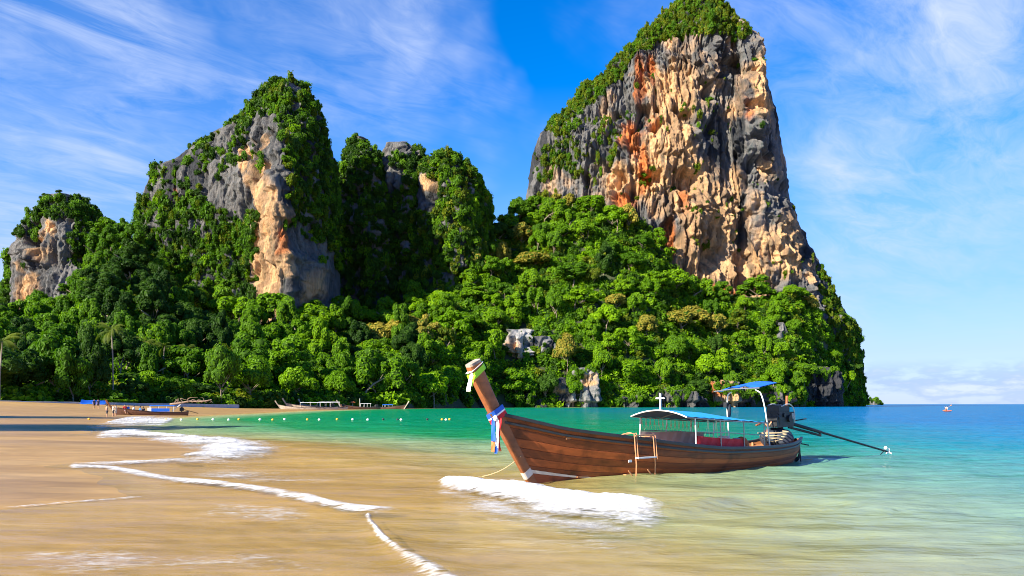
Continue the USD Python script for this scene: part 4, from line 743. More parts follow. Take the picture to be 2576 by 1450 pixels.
# white stripe at the bow
for side in (1, -1):
    sg = np.linspace(0.0, .235, 30); w_ = np.interp(sg, [0, .05, .235], [.055, .05, .004])
    v = np.stack([hull(sg, .302 + 0 * sg, side, .012), hull(sg, .302 + w_, side, .012)], 0).reshape(-1, 3)
    obj('bow_stripe', (v, grid_faces(2, 30)[:, ::side]), STRIPE, boat)
sp = spline(STEM_PATH, 200); k0, k1 = [int(np.argmin(np.abs(sp[:, 2] - z))) for z in (.17, .30)]
obj('stem_stripe', strip(sp[k0:k1 + 1], .125, .232, up=(1, 0, .6)), STRIPE, boat, label='white painted band on the stem')
kz = [int(np.argmin(np.abs(sp[:, 2] - z))) for z in (1.40, 1.60)]
obj('stem_collar', strip(sp[kz[0]:kz[1]], .20, .33, up=(1, 0, .6)), DARKHULL, boat)
obj('stem_cap', strip(spline([(-1.60, 0, 2.49), (-1.625, 0, 2.54)], 4), .20, .30, up=(1, 0, .6)), GREYWOOD, boat)
# floor, frames, thwarts
def width_at(s, z=None): 
    sg = np.clip((s + .95) / 10.95, 0, 1); return float(fB(10.95 * sg)), float(fS(s))
for i in range(7):
    y0 = -.51 + i * .17
    b0 = 1.0 if abs(y0 + 0) < .3 else 2.2
    obj('floor_board', box(8.6 - b0, .16, .03, ((8.8 + b0) / 2, y0, .10)), DECK, boat)
for s in np.arange(.8, 9.7, .85):
    sg = (s + .95) / 10.95
    pth = np.vstack([hull(np.full(9, sg), np.linspace(1, .1, 9), 1, -.06), hull(np.full(9, sg), np.linspace(.1, 1, 9), -1, -.06)])
    obj('frame', strip(pth, .06, .05, up=(1, 0, 0)), DECK, boat, smooth=30)
for s in (.7, 2.6, 8.2):
    w, z = width_at(s); obj('thwart', box(.24, 2 * w - .12, .04, (s, 0, z - .16)), DECK, boat)
w, z = width_at(-.1); obj('foredeck', (np.array([hull((s + .95) / 10.95, .93, sd, -.03) for s in (-.75, -.3, .2, .6) for sd in (1, -1)]), np.array([[0, 2, 3, 1], [2, 4, 5, 3], [4, 6, 7, 5]])), STEMM, boat)
# canopy
def canopy_pt(s, w):                                  # w from -1 (far side) to 1
    e = np.interp(s, [4.15, 7.7], [1.41, 1.22]); ap = np.interp(s, [4.15, 5.6, 7.7], [.155, .16, .02]); hw_ = np.interp(s, [4.15, 7.7], [.86, .80])
    return np.stack([s + 0 * w, -hw_ * w, e + ap * (1 - w ** 2) - .012 * np.sin(s * 9) ** 2 * (np.abs(w) > .9)], -1)
S_, W_ = np.meshgrid(np.linspace(4.15, 7.75, 40), np.linspace(-1, 1, 25))
c0 = canopy_pt(S_, W_)
obj('canopy', (c0.reshape(-1, 3), grid_faces(25, 40)), BLUE, boat, smooth=True)
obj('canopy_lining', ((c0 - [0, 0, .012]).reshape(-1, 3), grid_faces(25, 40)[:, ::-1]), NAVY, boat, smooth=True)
for s in (4.15, 5.3, 6.5, 7.74):
    obj('canopy_hoop', tube(canopy_pt(np.full(25, s), np.linspace(-1.01, 1.01, 25)) + [0, 0, -.02], .018, 6), WHITE if s < 5 else STEEL, boat, smooth=True)
for sd in (1, -1):
    obj('canopy_edge_rail', tube(canopy_pt(np.linspace(4.15, 7.75, 12), np.full(12, float(sd))) + [0, 0, -.03], .016, 6), STEEL, boat, smooth=True)
    for s in (4.5, 5.55, 6.6, 7.6):
        w, z = width_at(s); t = canopy_pt(np.array(s), np.array(float(sd)))
        obj('canopy_post', tube([(s, -sd * (w - .06), z - .15), (s, t[1], t[2] - .03)], .017, 6), WHITE if (s < 5 or sd < 0) else STEEL, boat, smooth=True)
    obj('side_rail', tube([(4.5, -sd * (width_at(4.5)[0] - .07), 1.03), (6.0, -sd * (width_at(6.)[0] - .07), .97), (7.6, -sd * (width_at(7.6)[0] - .07), .86)], .013, 6), STEEL, boat, smooth=True)
# knotted cords hanging from the canopy edge
for i, s in enumerate(np.r_[np.linspace(4.55, 6.9, 15)]):
    for sd in ((-1,) if i > 11 or i < 2 else (-1,)):
        t = canopy_pt(np.array(s), np.array(float(sd))); w, z = width_at(s)
        obj('hanging_cord', join([tube(spline([(s - .055, t[1], t[2] - .34), (s - .01, t[1], t[2] - .12), (s, t[1], t[2] - .02)], 6), .007, 4), tube(spline([(s + .055, t[1], t[2] - .32), (s + .01, t[1], t[2] - .12), (s, t[1], t[2] - .02)], 6), .007, 4), tube([(s, t[1], t[2] - .14), (s + .004, t[1], t[2] - .20)], .016, 5)]), CORD, boat)
for s in (5.0, 5.35, 5.7):
    t = canopy_pt(np.array(s), np.array(1.0))
    obj('hanging_cord', join([tube(spline([(s - .1, t[1], t[2] - .42), (s, t[1], t[2] - .2), (s + .02, t[1], t[2] - .02)], 6), .008, 4), tube(spline([(s + .08, t[1], t[2] - .46), (s + .05, t[1], t[2] - .2), (s + .02, t[1], t[2] - .02)], 6), .008, 4)]), CORD, boat)
def panel(s0, s1, side, zt0, zt1, zb, mat, name, sag=0.0, label=None, thick=.03):
    n = 24; s = np.linspace(s0, s1, n); w = np.array([width_at(a)[0] - .10 for a in s])
    top = np.linspace(zt0, zt1, n) - sag * np.sin(np.pi * np.linspace(0, 1, n)); rows = []
    for k, q in enumerate(np.linspace(0, 1, 6)):
        rows.append(np.stack([s, -side * (w + .01 * np.sin(s * 17 + k)), top * (1 - q) + zb * q], -1))
    R = np.array(rows); back = R + [0, side * thick, 0]
    v = np.vstack([R.reshape(-1, 3), back.reshape(-1, 3)]); f = grid_faces(6, n); f2 = f[:, ::-1] + 6 * n
    e = np.array([[i, i + 1, 6 * n + i + 1, 6 * n + i] for i in range(n - 1)])
    obj(name, (v, np.vstack([f, f2, e])), mat, boat, smooth=30, label=label)
panel(4.5, 7.1, -1, 1.00, .93, .48, GREYP, 'backrest', label='grey boarded backrest on the far side')
panel(4.62, 6.65, 1, .93, .80, .50, RED, 'backrest_cover', sag=.02, label='red cloth cover over the near backrest')
for s in (4.9, 5.6, 6.3, 7.0): obj('bench', box(.34, 1.5, .05, (s, 0, .42)), DECK, boat)
# small things inside the stern: a white drum, an orange jacket, a blue sack
dr = tube([(7.0, .05, .45), (7.0, .05, .50), (7.0, .05, .80), (7.0, .05, .84)], [.14, .16, .16, .13], 12); obj('white_drum', dr, WCLOTH, boat, smooth=40)
j = trimesh.creation.icosphere(3, 1); j.vertices *= (.26, .18, .22); j.vertices += (fbm(j.vertices * 4, 3, 4) - .5)[:, None] * .12; j.apply_translation((7.35, -.25, .60)); obj('folded_jacket', j, ORANGEC, boat, smooth=True)
j2 = trimesh.creation.icosphere(3, 1); j2.vertices *= (.2, .16, .2); j2.vertices += (fbm(j2.vertices * 5, 3, 9) - .5)[:, None] * .1; j2.apply_translation((6.85, -.45, .62)); obj('pale_blue_sack', j2, pbr('pale_blue_sack', (.25, .52, .62), .7, .2), boat, smooth=True)
# cross on the canopy
cp = canopy_pt(np.array(4.35), np.array(-.1)); obj('cross', join([box(.035, .035, .42, cp + [0, 0, .20]), box(.03, .27, .035, cp + [0, 0, .29])]), WHITE, boat, label='small white cross standing on the canopy')
# stern awning
for sd, s0, s1, zt in ((1, 7.95, 7.5, 2.09), (-1, 8.35, 8.1, 2.04)):
    w, z = width_at(s0)
    obj('awning_post', tube(spline([(s0, -sd * (w - .08), z - .2), (s0 * .5 + s1 * .5, -sd * (w * .5 + .36), 1.35), (s1 + .06, -sd * .72, zt - .10), (s1 + .02, -sd * .58, zt)], 14), .019, 8), WHITE, boat, smooth=True)
ca, cb = W(1815, 983, 22.55), W(1960, 965, 21.45)
def to_boat(p): d = np.asarray(p) - P0; return np.stack([d[..., 0] * DIR[0] + d[..., 1] * DIR[1], -d[..., 0] * DIR[1] + d[..., 1] * DIR[0], d[..., 2]], -1)
A_, B_ = np.meshgrid(np.linspace(0, 1, 22), np.linspace(0, 1, 10))
s_ = 7.45 + .85 * B_ + .22 * (1 - A_); y_ = .74 - 1.50 * A_
z_ = 2.06 + .10 * A_ + .09 * np.sin(np.pi * A_) + .13 * B_ - .035 * np.abs(np.sin(A_ * 9.42)) * (B_ < .05)
q = np.stack([s_, y_, z_], -1)
obj('awning', (np.vstack([q.reshape(-1, 3), (q - [0, 0, .02]).reshape(-1, 3)]), np.vstack([grid_faces(10, 22), grid_faces(10, 22)[:, ::-1] + 220])), BLUE2, boat, smooth=40)
obj('awning_bar', tube([(7.5, .72, 2.05), (7.48, 0, 2.12), (7.46, -.74, 2.13)], .018, 6), STEEL, boat, smooth=True)
# steering wheel on a stalk
whl = trimesh.creation.torus(.16, .02, 28, 8); whl.apply_transform(trimesh.transformations.rotation_matrix(math.pi / 2, (1, 0, 0))); sp1 = [tube([(0, 0, 0), (.16 * math.cos(a), 0, .16 * math.sin(a))], .011, 5) for a in (.6, 2.7, 4.8)]
wh = join([whl] + sp1); wh.apply_transform(trimesh.transformations.rotation_matrix(.5, (0, 0, 1))); wh.apply_translation((7.05, -.1, 1.52)); w1 = obj('steering_wheel', wh, BLACK, boat, smooth=40)
obj('wheel_stalk', join([tube([(7.05, -.08, 1.25), (7.02, -.06, 1.55), (6.98, -.03, 1.70)], .022, 6), box(.10, .10, .14, (6.98, -.03, 1.68))]), IRON, w1)
# boarding ladder hooked over the near gunwale
for name, s in (('ladder_rail', 2.2), ('ladder_rail', 2.78)):
    w, z = width_at(s)
    obj(name, tube([(s - .06, -(w - .28), z + .06), (s - .02, -(w - .02), z + .13), (s, -(w + .10), z + .10), (s + .13, -(w + .05), .34), (s + .20, -(w - .02), -.04)], .015, 6), BRASS, boat, smooth=True)
    obj(name, tube([(s + .05, -(w - .24), z + .08), (s + .08, -(w + .09), z + .12), (s + .14, -(w + .10), .45)], .012, 6), BRASS, boat, smooth=True)
    obj('ladder_foot', tube([(s + .20, -(w - .02), -.02), (s - .10, -(w + .02), .22)], .016, 6), BRASS, boat, smooth=True)
w, z = width_at(2.5)
for zz, yo in ((.50, .085),): obj('ladder_rung', join([box(.64, .10, .03, (2.58, -(w + yo), zz)), box(.10, .03, .05, (2.08, -(w + yo - .04), zz - .06))]), WHITE, boat)
obj('ladder_rung', box(.60, .06, .028, (2.52, -(w + .07), z + .10)), BRASS, boat)
# engine on its post, with the long shaft
eng = thing('engine', parent=boat, loc=(0, 0, 0))
ES = 1.0
ex, ez = 9.70, 1.20
def eb(lx, ly, lz, c, r=.03):
    m = trimesh.creation.box((lx, ly, lz)); m = m.subdivide().subdivide(); m.vertices += (fbm(m.vertices * 9, 2, 3) - .5)[:, None] * .03; m.apply_translation(c); return m
obj('engine_block', join([eb(.78, .46, .44, (ex, 0, ez + .06)), eb(.56, .40, .24, (ex - .08, 0, ez + .34)), eb(.34, .34, .30, (ex - .34, -.05, ez - .02)), tube([(ex - .33, -.10, ez + .1), (ex - .42, -.10, ez + .1)], .15, 14), tube([(ex - .30, .12, ez + .16), (ex - .40, .12, ez + .16)], .09, 12), tube([(ex + .1, -.22, ez + .08), (ex + .1, -.30, ez + .08)], .10, 12), tube([(ex - .15, -.2, ez + .18), (ex - .15, -.27, ez + .18)], .06, 10)]), IRON, eng, smooth=30)
obj('cylinder_head', join([box(.07, .26, .10, (ex - .18 + .12 * i, 0, ez + .41)) for i in range(4)] + [tube([(ex - .2, .1, ez + .46), (ex + .25, .1, ez + .46)], .035, 8)]), IRON, eng)
obj('exhaust_pipe', tube(spline([(ex + .10, -.12, ez + .35), (ex + .18, -.12, ez + .42), (ex + .19, -.12, ez + .74)], 8), .035, 8), RUST, eng, smooth=True)
obj('guard_frame', join([tube(spline([(ex - .25, -.24, ez + .44), (ex + .1, -.24, ez + .50), (ex + .36, -.24, ez + .36), (ex + .45, -.22, ez - .05)], 12), .016, 6), tube(spline([(ex - .25, .24, ez + .44), (ex + .1, .24, ez + .50), (ex + .36, .24, ez + .36), (ex + .45, .22, ez - .05)], 12), .016, 6), tube([(ex - .25, -.24, ez + .44), (ex - .25, .24, ez + .44)], .016, 6)]), GALV, eng, smooth=True)
obj('fuel_can', join([eb(.18, .14, .16, (ex + .30, -.20, ez + .16))]), STEEL, eng)
obj('mount_post', join([tube([(ex, 0, .45), (ex, 0, ez - .1)], .06, 10), box(.62, .30, .05, (ex + .02, 0, ez - .14)), tube([(ex + .28, -.12, .5), (ex + .02, -.05, ez - .15)], .03, 8), tube([(ex + .28, .12, .5), (ex + .02, .05, ez - .15)], .03, 8)]), IRON, eng, smooth=30)
tip = to_boat(np.array([12.1, 25.8, .17])); root = np.array([ex + .30, 0, ez - .02])
sh = lambda t: root + (tip - root) * t
obj('shaft', tube([sh(0), sh(.33), sh(.34), sh(1.0)], [.055, .050, .036, .030], 10), IRON, eng, smooth=40)
obj('shaft_brace', join([strip([sh(.03) - [0, 0, .13], sh(.33) - [0, 0, .10]], .05, .07), box(.05, .05, .12, sh(.32) - [0, 0, .06]), box(.05, .05, .14, sh(.06) - [0, 0, .07])]), IRON, eng)
obj('shaft_skeg', tube([sh(.97), sh(.93) - [0, 0, .16]], .014, 6), IRON, eng)
pr = []
for k in range(3):
    b = trimesh.creation.icosphere(2, 1); b.vertices *= (.015, .045, .085); b.apply_translation((0, 0, .08)); b.apply_transform(trimesh.transformations.rotation_matrix(.5, (0, 0, 1))); b.apply_transform(trimesh.transformations.rotation_matrix(k * 2.094, (1, 0, 0))); pr.append(b)
pr = join(pr); pr.apply_scale(.7); pr.apply_translation(sh(1.02)); obj('propeller', pr, WHITE, eng, smooth=True)
fl = trimesh.creation.icosphere(2, .055); fl.apply_translation(sh(.985) + [0, 0, .10]); obj('tip_float', fl, WCLOTH, eng, smooth=True)
obj('tiller', tube(spline([(ex - .3, -.05, ez - .05), (ex - .9, -.12, ez + .0), (ex - 1.35, -.18, ez - .06)], 8), .022, 8), BLACK, eng, smooth=True); obj('tiller_grip', tube([(ex - 1.33, -.18, ez - .058), (ex - 1.55, -.21, ez - .09)], .028, 8), RUST, eng, smooth=True)
obj('tiller_crutch', join([tube([(ex - .95, -.12, .45), (ex - .82, -.12, ez - .15), (ex - .76, -.20, ez)], .022, 6), tube([(ex - .82, -.12, ez - .15), (ex - .84, -.02, ez)], .02, 6)]), BRASS, boat, smooth=True)
obj('side_lever', tube([(ex + .45, -.25, ez + .02), (ex + .75, -.42, ez + .07)], .02, 6), BLACK, eng, smooth=True)
# stern deck, rope, hanging tyres
obj('stern_deck', (np.array([hull((s + .95) / 10.95, .9, sd, -.03) for s in (8.7, 9.2, 9.6, 9.95) for sd in (1, -1)]), np.array([[0, 2, 3, 1], [2, 4, 5, 3], [4, 6, 7, 5]])), DECK, boat)
th = np.linspace(0, 2 * np.pi * 4, 110); rp = np.stack([9.0 + (.30 + .012 * th) * np.cos(th) * .8, -.20 + (.22 + .008 * th) * np.sin(th), .62 + .012 * th], -1); obj('rope_coil', tube(rp, .018, 6), ROPE, boat, smooth=True)
obj('stern_tarp', (lambda m: (m.vertices.__setitem__(slice(None), m.vertices * (.42, .5, .30) + [9.62, .05, .70] + (fbm(m.vertices * 3, 3, 2) - .5)[:, None] * .12), m)[1])(trimesh.creation.icosphere(3, 1)), pbr('dark_tarp', (.025, .032, .05), .7, .3, 6), boat, smooth=True)
for (dx, dy, r, t, zz) in ((10.02, -.34, .22, .3, .34), (10.24, -.22, .26, .5, .30), (10.22, .12, .20, .6, .26)):
    m = trimesh.creation.torus(r, .035, 26, 8); m.vertices *= (1, .62, 1); m.apply_transform(trimesh.transformations.rotation_matrix(math.pi / 2, (0, 1, 0))); m.apply_transform(trimesh.transformations.rotation_matrix(-t, (0, 0, 1))); m.apply_translation((dx, dy, zz)); obj('tyre_fender', m, BLACK, boat, smooth=40)
for (y0, x1) in ((-.34, 10.22), (-.12, 10.35), (.15, 10.3)): obj('fender_rope', tube(spline([(9.98, y0, .70), (x1 - .08, y0 - .02, .45), (x1, y0 - .03, .02)], 8), .022, 6), BLACK, boat, smooth=True)
obj('stern_peg', tube([(9.95, -.40, .58), (10.35, -.55, .50)], .02, 6), BLACK, boat, smooth=True)

# what is tied to the prow
def bl(p): p = np.asarray(p, float); return np.stack([P0[0] + p[..., 0] * DIR[0] - p[..., 1] * DIR[1], P0[1] + p[..., 0] * DIR[1] + p[..., 1] * DIR[0], P0[2] + p[..., 2]], -1)
sc = thing('prow_scarf', 'blue, white and red scarf knotted around the prow of the large boat', 'scarf', P0, RZ)
sp = spline(STEM_PATH, 300)
def wrap(z0, z1, grow, tilt, mat, name, parent):
    i = [int(np.argmin(np.abs(sp[:, 2] - z))) for z in (z0, z1)]; p = sp[i[0]:i[1] + 1][::max(1, (i[1] - i[0]) // 6)]
    m = strip(p, .20 + grow, .33 + grow, up=(1, 0, .6)); m.vertices[:, 2] += tilt * m.vertices[:, 1] + .35 * tilt * (m.vertices[:, 0] + 1.0); obj(name, m, mat, parent, smooth=30)
wrap(1.50, 1.58, .035, -.35, BCLOTH, 'blue_band', sc); wrap(1.46, 1.51, .032, -.35, WCLOTH, 'white_band', sc); wrap(1.39, 1.47, .034, -.35, RED, 'red_band', sc)
kn = trimesh.creation.icosphere(2, .05); kn.vertices += (fbm(kn.vertices * 20, 2, 3) - .5)[:, None] * .04; kn.apply_translation((-1.13, -.10, 1.42)); obj('knot', kn, WCLOTH, sc, smooth=True)
def tail(x0, y0, z0, z1, wd, mat, name, parent, ph=0.0, drift=0.0):
    n = 20; t = np.linspace(0, 1, n); c = np.stack([x0 + drift * t + .02 * np.sin(5 * t + ph), y0 + .025 * np.sin(4 * t + ph * 2), z0 + (z1 - z0) * t], -1)
    a = np.array([.70, -.71, 0]); ww = wd * np.interp(t, [0, .15, 1], [.35, .9, 1])
    rows = np.stack([c - a * ww[:, None] / 2, c + np.array([.012, .012, 0]) * np.sin(9 * t + ph)[:, None], c + a * ww[:, None] / 2], 1)
    v = rows.reshape(-1, 3); nrm_ = np.array([.71, .70, 0]) * .006; f = grid_faces(n, 3)
    obj(name, (np.vstack([v + nrm_, v - nrm_]), np.vstack([f, f[:, ::-1] + len(v)])), mat, parent, smooth=True)
tail(-1.185, -.11, 1.42, .95, .085, BCLOTH, 'blue_tail', sc, .4); tail(-1.115, -.14, 1.42, .74, .065, WCLOTH, 'white_tail', sc, 1.3); tail(-1.06, -.15, 1.42, .78, .06, RED, 'red_tail', sc, 2.2)
tail(-1.19, -.10, 1.05, .74, .07, ORANGEC, 'orange_tail', sc, .9); tail(-1.05, -.13, 1.1, .74, .06, ORANGEC, 'orange_tail', sc, 2.9); tail(-1.125, -.12, .95, .70, .06, BCLOTH, 'blue_tail', sc, 1.0)
gc = thing('prow_cloth', 'lime green cloth with a white ribbon tied round the top of the prow', 'cloth', P0, RZ)
i0, i1 = [int(np.argmin(np.abs(sp[:, 2] - z))) for z in (2.29, 2.43)]
m = strip(sp[i0:i1][::4], .235, .335, up=(1, 0, .6)); m.vertices[:, 2] += .30 * (m.vertices[:, 0] + 1.52) - .15 * m.vertices[:, 1]; obj('green_band', m, LIME, gc, smooth=30)
i2 = int(np.argmin(np.abs(sp[:, 2] - 2.45))); m = strip(sp[i1 + 1:i2 + 1], .237, .337, up=(1, 0, .6)); m.vertices[:, 2] += .30 * (m.vertices[:, 0] + 1.52) - .15 * m.vertices[:, 1]; obj('white_edge', m, WCLOTH, gc, smooth=30)
tail(-1.72, -.10, 2.32, 1.95, .085, WCLOTH, 'white_tail', gc, .5, drift=-.10); tail(-1.69, -.11, 2.30, 2.05, .05, LIME, 'green_tail', gc, 1.5, drift=-.04)
a, b = bl((-.45, -.12, .62)), GP(1203, 1200, -.02)
obj('mooring_rope', tube(spline([a, (a + b) / 2 - [0, 0, .10], b], 16), .009, 5), ROPE, label='thin rope slanting from the bow of the large boat into the water', category='rope', smooth=True)

# ---------------------------------------------------------------- people
import manifold3d as m3
def blob_chain(bones, edge=0.045):
    parts = []
    for (a, ra), (b, rb) in bones:
        s1 = m3.Manifold.sphere(ra, 12).translate(tuple(map(float, a))); s2 = m3.Manifold.sphere(rb, 12).translate(tuple(map(float, b)))
        parts.append(m3.Manifold.batch_hull([s1, s2]))
    m = m3.Manifold.batch_boolean(parts, m3.OpType.Add).refine_to_length(edge).to_mesh()
    t = trimesh.Trimesh(m.vert_properties[:, :3], m.tri_verts); trimesh.smoothing.filter_taubin(t, iterations=6); return t
def person(label, loc, rz, pose='stand', top=None, short=None, hair=HAIR, h=1.68, arms='down', group=None):
    k = h / 1.7; P = thing('person', label, 'person', loc, rz, group=group)
    J = dict(pelvis=(0, 0, .93), chest=(0, 0.02, 1.28), neck=(0, 0, 1.46), head=(0, -.02, 1.60), lsh=(.19, 0, 1.40), rsh=(-.19, 0, 1.40), lh=(.09, 0, .90), rh=(-.09, 0, .90), lk=(.11, -.03, .49), rk=(-.11, .02, .49), la=(.12, .03, .07), ra=(-.12, .06, .07), lt=(.13, -.12, .04), rt=(-.13, -.09, .04))
    if pose == 'sit':
        for q in ('pelvis', 'chest', 'neck', 'head', 'lsh', 'rsh', 'lh', 'rh'): J[q] = (J[q][0], J[q][1], J[q][2] - .90 + .12)
        J.update(lk=(.13, -.42, .14), rk=(-.13, -.42, .14), la=(.13, -.48, -.24), ra=(-.13, -.48, -.24), lt=(.13, -.60, -.27), rt=(-.13, -.60, -.27))
    if pose == 'paddle':
        for q in ('pelvis', 'chest', 'neck', 'head', 'lsh', 'rsh', 'lh', 'rh'): J[q] = (J[q][0], J[q][1], J[q][2] - .90 + .12)
        J.update(lk=(.14, -.36, .22), rk=(-.14, -.36, .22), la=(.13, -.70, .06), ra=(-.13, -.70, .06), lt=(.13, -.76, .16), rt=(-.13, -.76, .16))
    up = J['lsh'][2]
    if arms == 'down': J.update(le=(.26, .02, up - .29), re=(-.26, .02, up - .29), lw=(.25, -.08, up - .54), rw=(-.25, -.08, up - .54))
    elif arms == 'hips': J.update(le=(.36, .06, up - .24), re=(-.36, .06, up - .24), lw=(.20, -.08, up - .42), rw=(-.20, -.08, up - .42))
    elif arms == 'reach': J.update(le=(.24, -.20, up - .18), re=(-.24, -.20, up - .18), lw=(.18, -.44, up - .12), rw=(-.18, -.44, up - .12))
    else: J.update(le=(.32, -.18, up - .18), re=(-.32, -.14, up - .02), lw=(.34, -.40, up - .20), rw=(-.30, -.36, up + .22))
    def hand(w, e):
        w, e = np.array(w), np.array(e); d = (w - e) / np.linalg.norm(w - e); s = np.cross(d, (0, 1, 0)); s /= np.linalg.norm(s); pal = w + d * .07
        return [((w, .030), (pal, .034))] + [((pal + s * o, .012), (pal + s * o * 1.3 + d * L + np.array([0, -.02, 0]), .009)) for o, L in ((-.030, .075), (-.010, .09), (.010, .085), (.028, .065))] + [((w + d * .03, .014), (w + d * .07 + s * .055 + np.array([0, -.03, 0]), .010))]
    body = [((J['pelvis'], .135), (J['chest'], .145)), ((J['chest'], .13), (J['neck'], .06)), ((J['neck'], .055), (J['head'], .07)), ((J['head'], .098), (np.array(J['head']) + (0, -.01, .05), .092)), ((np.array(J['head']) + (0, -.085, -.005), .018), (np.array(J['head']) + (0, -.105, -.02), .014)),
            ((J['lsh'], .068), (J['rsh'], .068)), ((J['lsh'], .055), (J['le'], .042)), ((J['le'], .042), (J['lw'], .030)), ((J['rsh'], .055), (J['re'], .042)), ((J['re'], .042), (J['rw'], .030)),
            ((J['lh'], .095), (J['lk'], .062)), ((J['lk'], .060), (J['la'], .042)), ((J['la'], .042), (J['lt'], .036)), ((J['rh'], .095), (J['rk'], .062)), ((J['rk'], .060), (J['ra'], .042)), ((J['ra'], .042), (J['rt'], .036))] + hand(J['lw'], J['le']) + hand(J['rw'], J['re'])
    b = blob_chain(body); b.apply_scale(k); obj('body', b, SKIN, P, smooth=True)
    hd = np.array(J['head']); hm = blob_chain([((hd + (0, .03, .04), .105), (hd + (0, .0, .075), .098))]); hm.apply_scale(k); obj('hair', hm, hair, P, smooth=True)
    if top is not None:
        m = blob_chain([((J['pelvis'], .155), (J['chest'], .165)), ((J['lsh'], .085), (J['rsh'], .085)), ((J['lsh'], .075), (np.array(J['lsh']) * .45 + np.array(J['le']) * .55, .065)), ((J['rsh'], .075), (np.array(J['rsh']) * .45 + np.array(J['re']) * .55, .065)), ((J['chest'], .15), (np.array(J['chest']) + (0, 0, .10), .12))]); m.apply_scale(k); obj('shirt', m, top, P, smooth=True)
    if short is not None:
        m = blob_chain([((J['pelvis'], .15), (J['lh'], .118)), ((J['pelvis'], .15), (J['rh'], .118)), ((J['lh'], .118), (np.array(J['lh']) * .3 + np.array(J['lk']) * .7, .09)), ((J['rh'], .118), (np.array(J['rh']) * .3 + np.array(J['rk']) * .7, .09))]); m.apply_scale(k); obj('shorts', m, short, P, smooth=True)
    return P
def stand(u, v, z=0.0): p = GP(u, v, z); return p
p = stand(269, 1051.5); person('bare-chested person in dark shorts standing at the water beside the beached boat', (*p[:2], -0.05), 2.2, arms='hips', short=SHADEC)
p = stand(285.5, 1050); person('person in a cream shirt pushing at the prow of the beached boat', (*p[:2], -0.05), 1.9, arms='reach', top=PALE, short=SHADEC)
p = stand(291, 1049.6); person('person in dark clothes standing close behind the prow of the beached boat', (*p[:2], -0.05), -1.3, arms='down', top=PALE, short=PALE)
for u, lab in ((237, 'person in dark clothes walking by the blue tarpaulin, farther from the boats'), (247, 'person in black walking by the blue tarpaulin, nearer to the boats')):
    x, y = W(u, 0, 158)[:2]; z = float(ground_z(np.array([x]), np.array([y]))[0][0]); person(lab, (x, y, z), 1.0 if u < 240 else .6, top=SHADEC, short=SHADEC, h=1.75)

# ---------------------------------------------------------------- the other boats
def small_boat(label, u_bow, u_stern, Y, z=0.0, stern_dy=0.0, hullmats=(DARKHULL,), stem=STEMM, canopy=None, rail=RAIL, posts=True, engine=True, canopy_span=(4.0, 7.6), mast=None, inner=DECK, cz=1.35, group=None):
    a, b = W(u_bow, 0, Y)[:2], W(u_stern, 0, Y + stern_dy)[:2]; d = b - a; L = np.linalg.norm(d); k = L / 9.4
    P = thing('longtail_boat', label, 'boat', (a[0], a[1], z), math.atan2(d[1], d[0]), scale=(k, k, k), group=group)
    hull_parts(P, hullmats, hullmats[0], stem, rail, inner, fine=False)
    if canopy is not None:
        s0, s1 = canopy_span; S_, W_ = np.meshgrid(np.linspace(s0, s1, 10), np.linspace(-1, 1, 9)); c = np.stack([S_, -.9 * W_, cz + .16 * (1 - W_ ** 2) + .02 * np.sin(S_ * 5)], -1)
        obj('canopy', (np.vstack([c.reshape(-1, 3), c.reshape(-1, 3) - [0, 0, .04]]), np.vstack([grid_faces(9, 10), grid_faces(9, 10)[:, ::-1] + 90])), canopy, P, smooth=40)
        for s in np.linspace(s0 + .1, s1 - .1, 4):
            for sd in (1, -1): obj('canopy_post', tube([(s, sd * .78, .5), (s, sd * .86, cz)], .03, 5), WHITE, P, smooth=True)
    if engine:
        e = thing('engine', parent=P); obj('engine_block', join([eb(.6, .4, .5, (9.0, 0, 1.0)), box(.3, .3, .2, (9.0, 0, 1.3)), tube([(9, 0, .5), (9, 0, .9)], .08, 8)]), IRON, e); obj('shaft', tube([(9.2, 0, 1.0), (11.5, .8, .35)], .05, 6), IRON, e)
    if mast: obj('mast', tube([(mast[0], 0, .5), (mast[0], 0, mast[1])], .06, 6), WHITE, P, smooth=True)
    return P, k, a, d / L
P, k, a, d = small_boat('dark longtail boat with blue canopy and passengers, beached on the left', 296, 464, 113, stern_dy=4, hullmats=(DARKHULL,), canopy=None, stem=STEMM)
S_, W_ = np.meshgrid(np.linspace(4.4, 7.9, 10), np.linspace(-1, 1, 9)); c = np.stack([S_, -.9 * W_, 1.55 + .10 * (1 - W_ ** 2)], -1)
obj('canopy', (np.vstack([c.reshape(-1, 3), c.reshape(-1, 3) - [0, 0, .05]]), np.vstack([grid_faces(9, 10), grid_faces(9, 10)[:, ::-1] + 90])), BLUE2, P, smooth=40)
for s in (4.5, 5.6, 6.8, 7.8):
    for sd in (1, -1): obj('canopy_post', tube([(s, sd * .78, .5), (s, sd * .86, 1.55)], .03, 5), WHITE, P, smooth=True)
obj('side_cloth', box(2.6, .05, .50, (5.9, -.86, .92)), BLUE2, P); obj('stern_brace', tube([(7.6, -.5, .75), (8.8, -.3, 1.75)], .06, 6), WHITE, P); obj('white_seat', box(.5, .7, .6, (4.4, -.2, .95)), WCLOTH, P)
def on_boat(s, y, z): return (a[0] + k * (s * d[0] - y * d[1]), a[1] + k * (s * d[1] + y * d[0]), k * z)
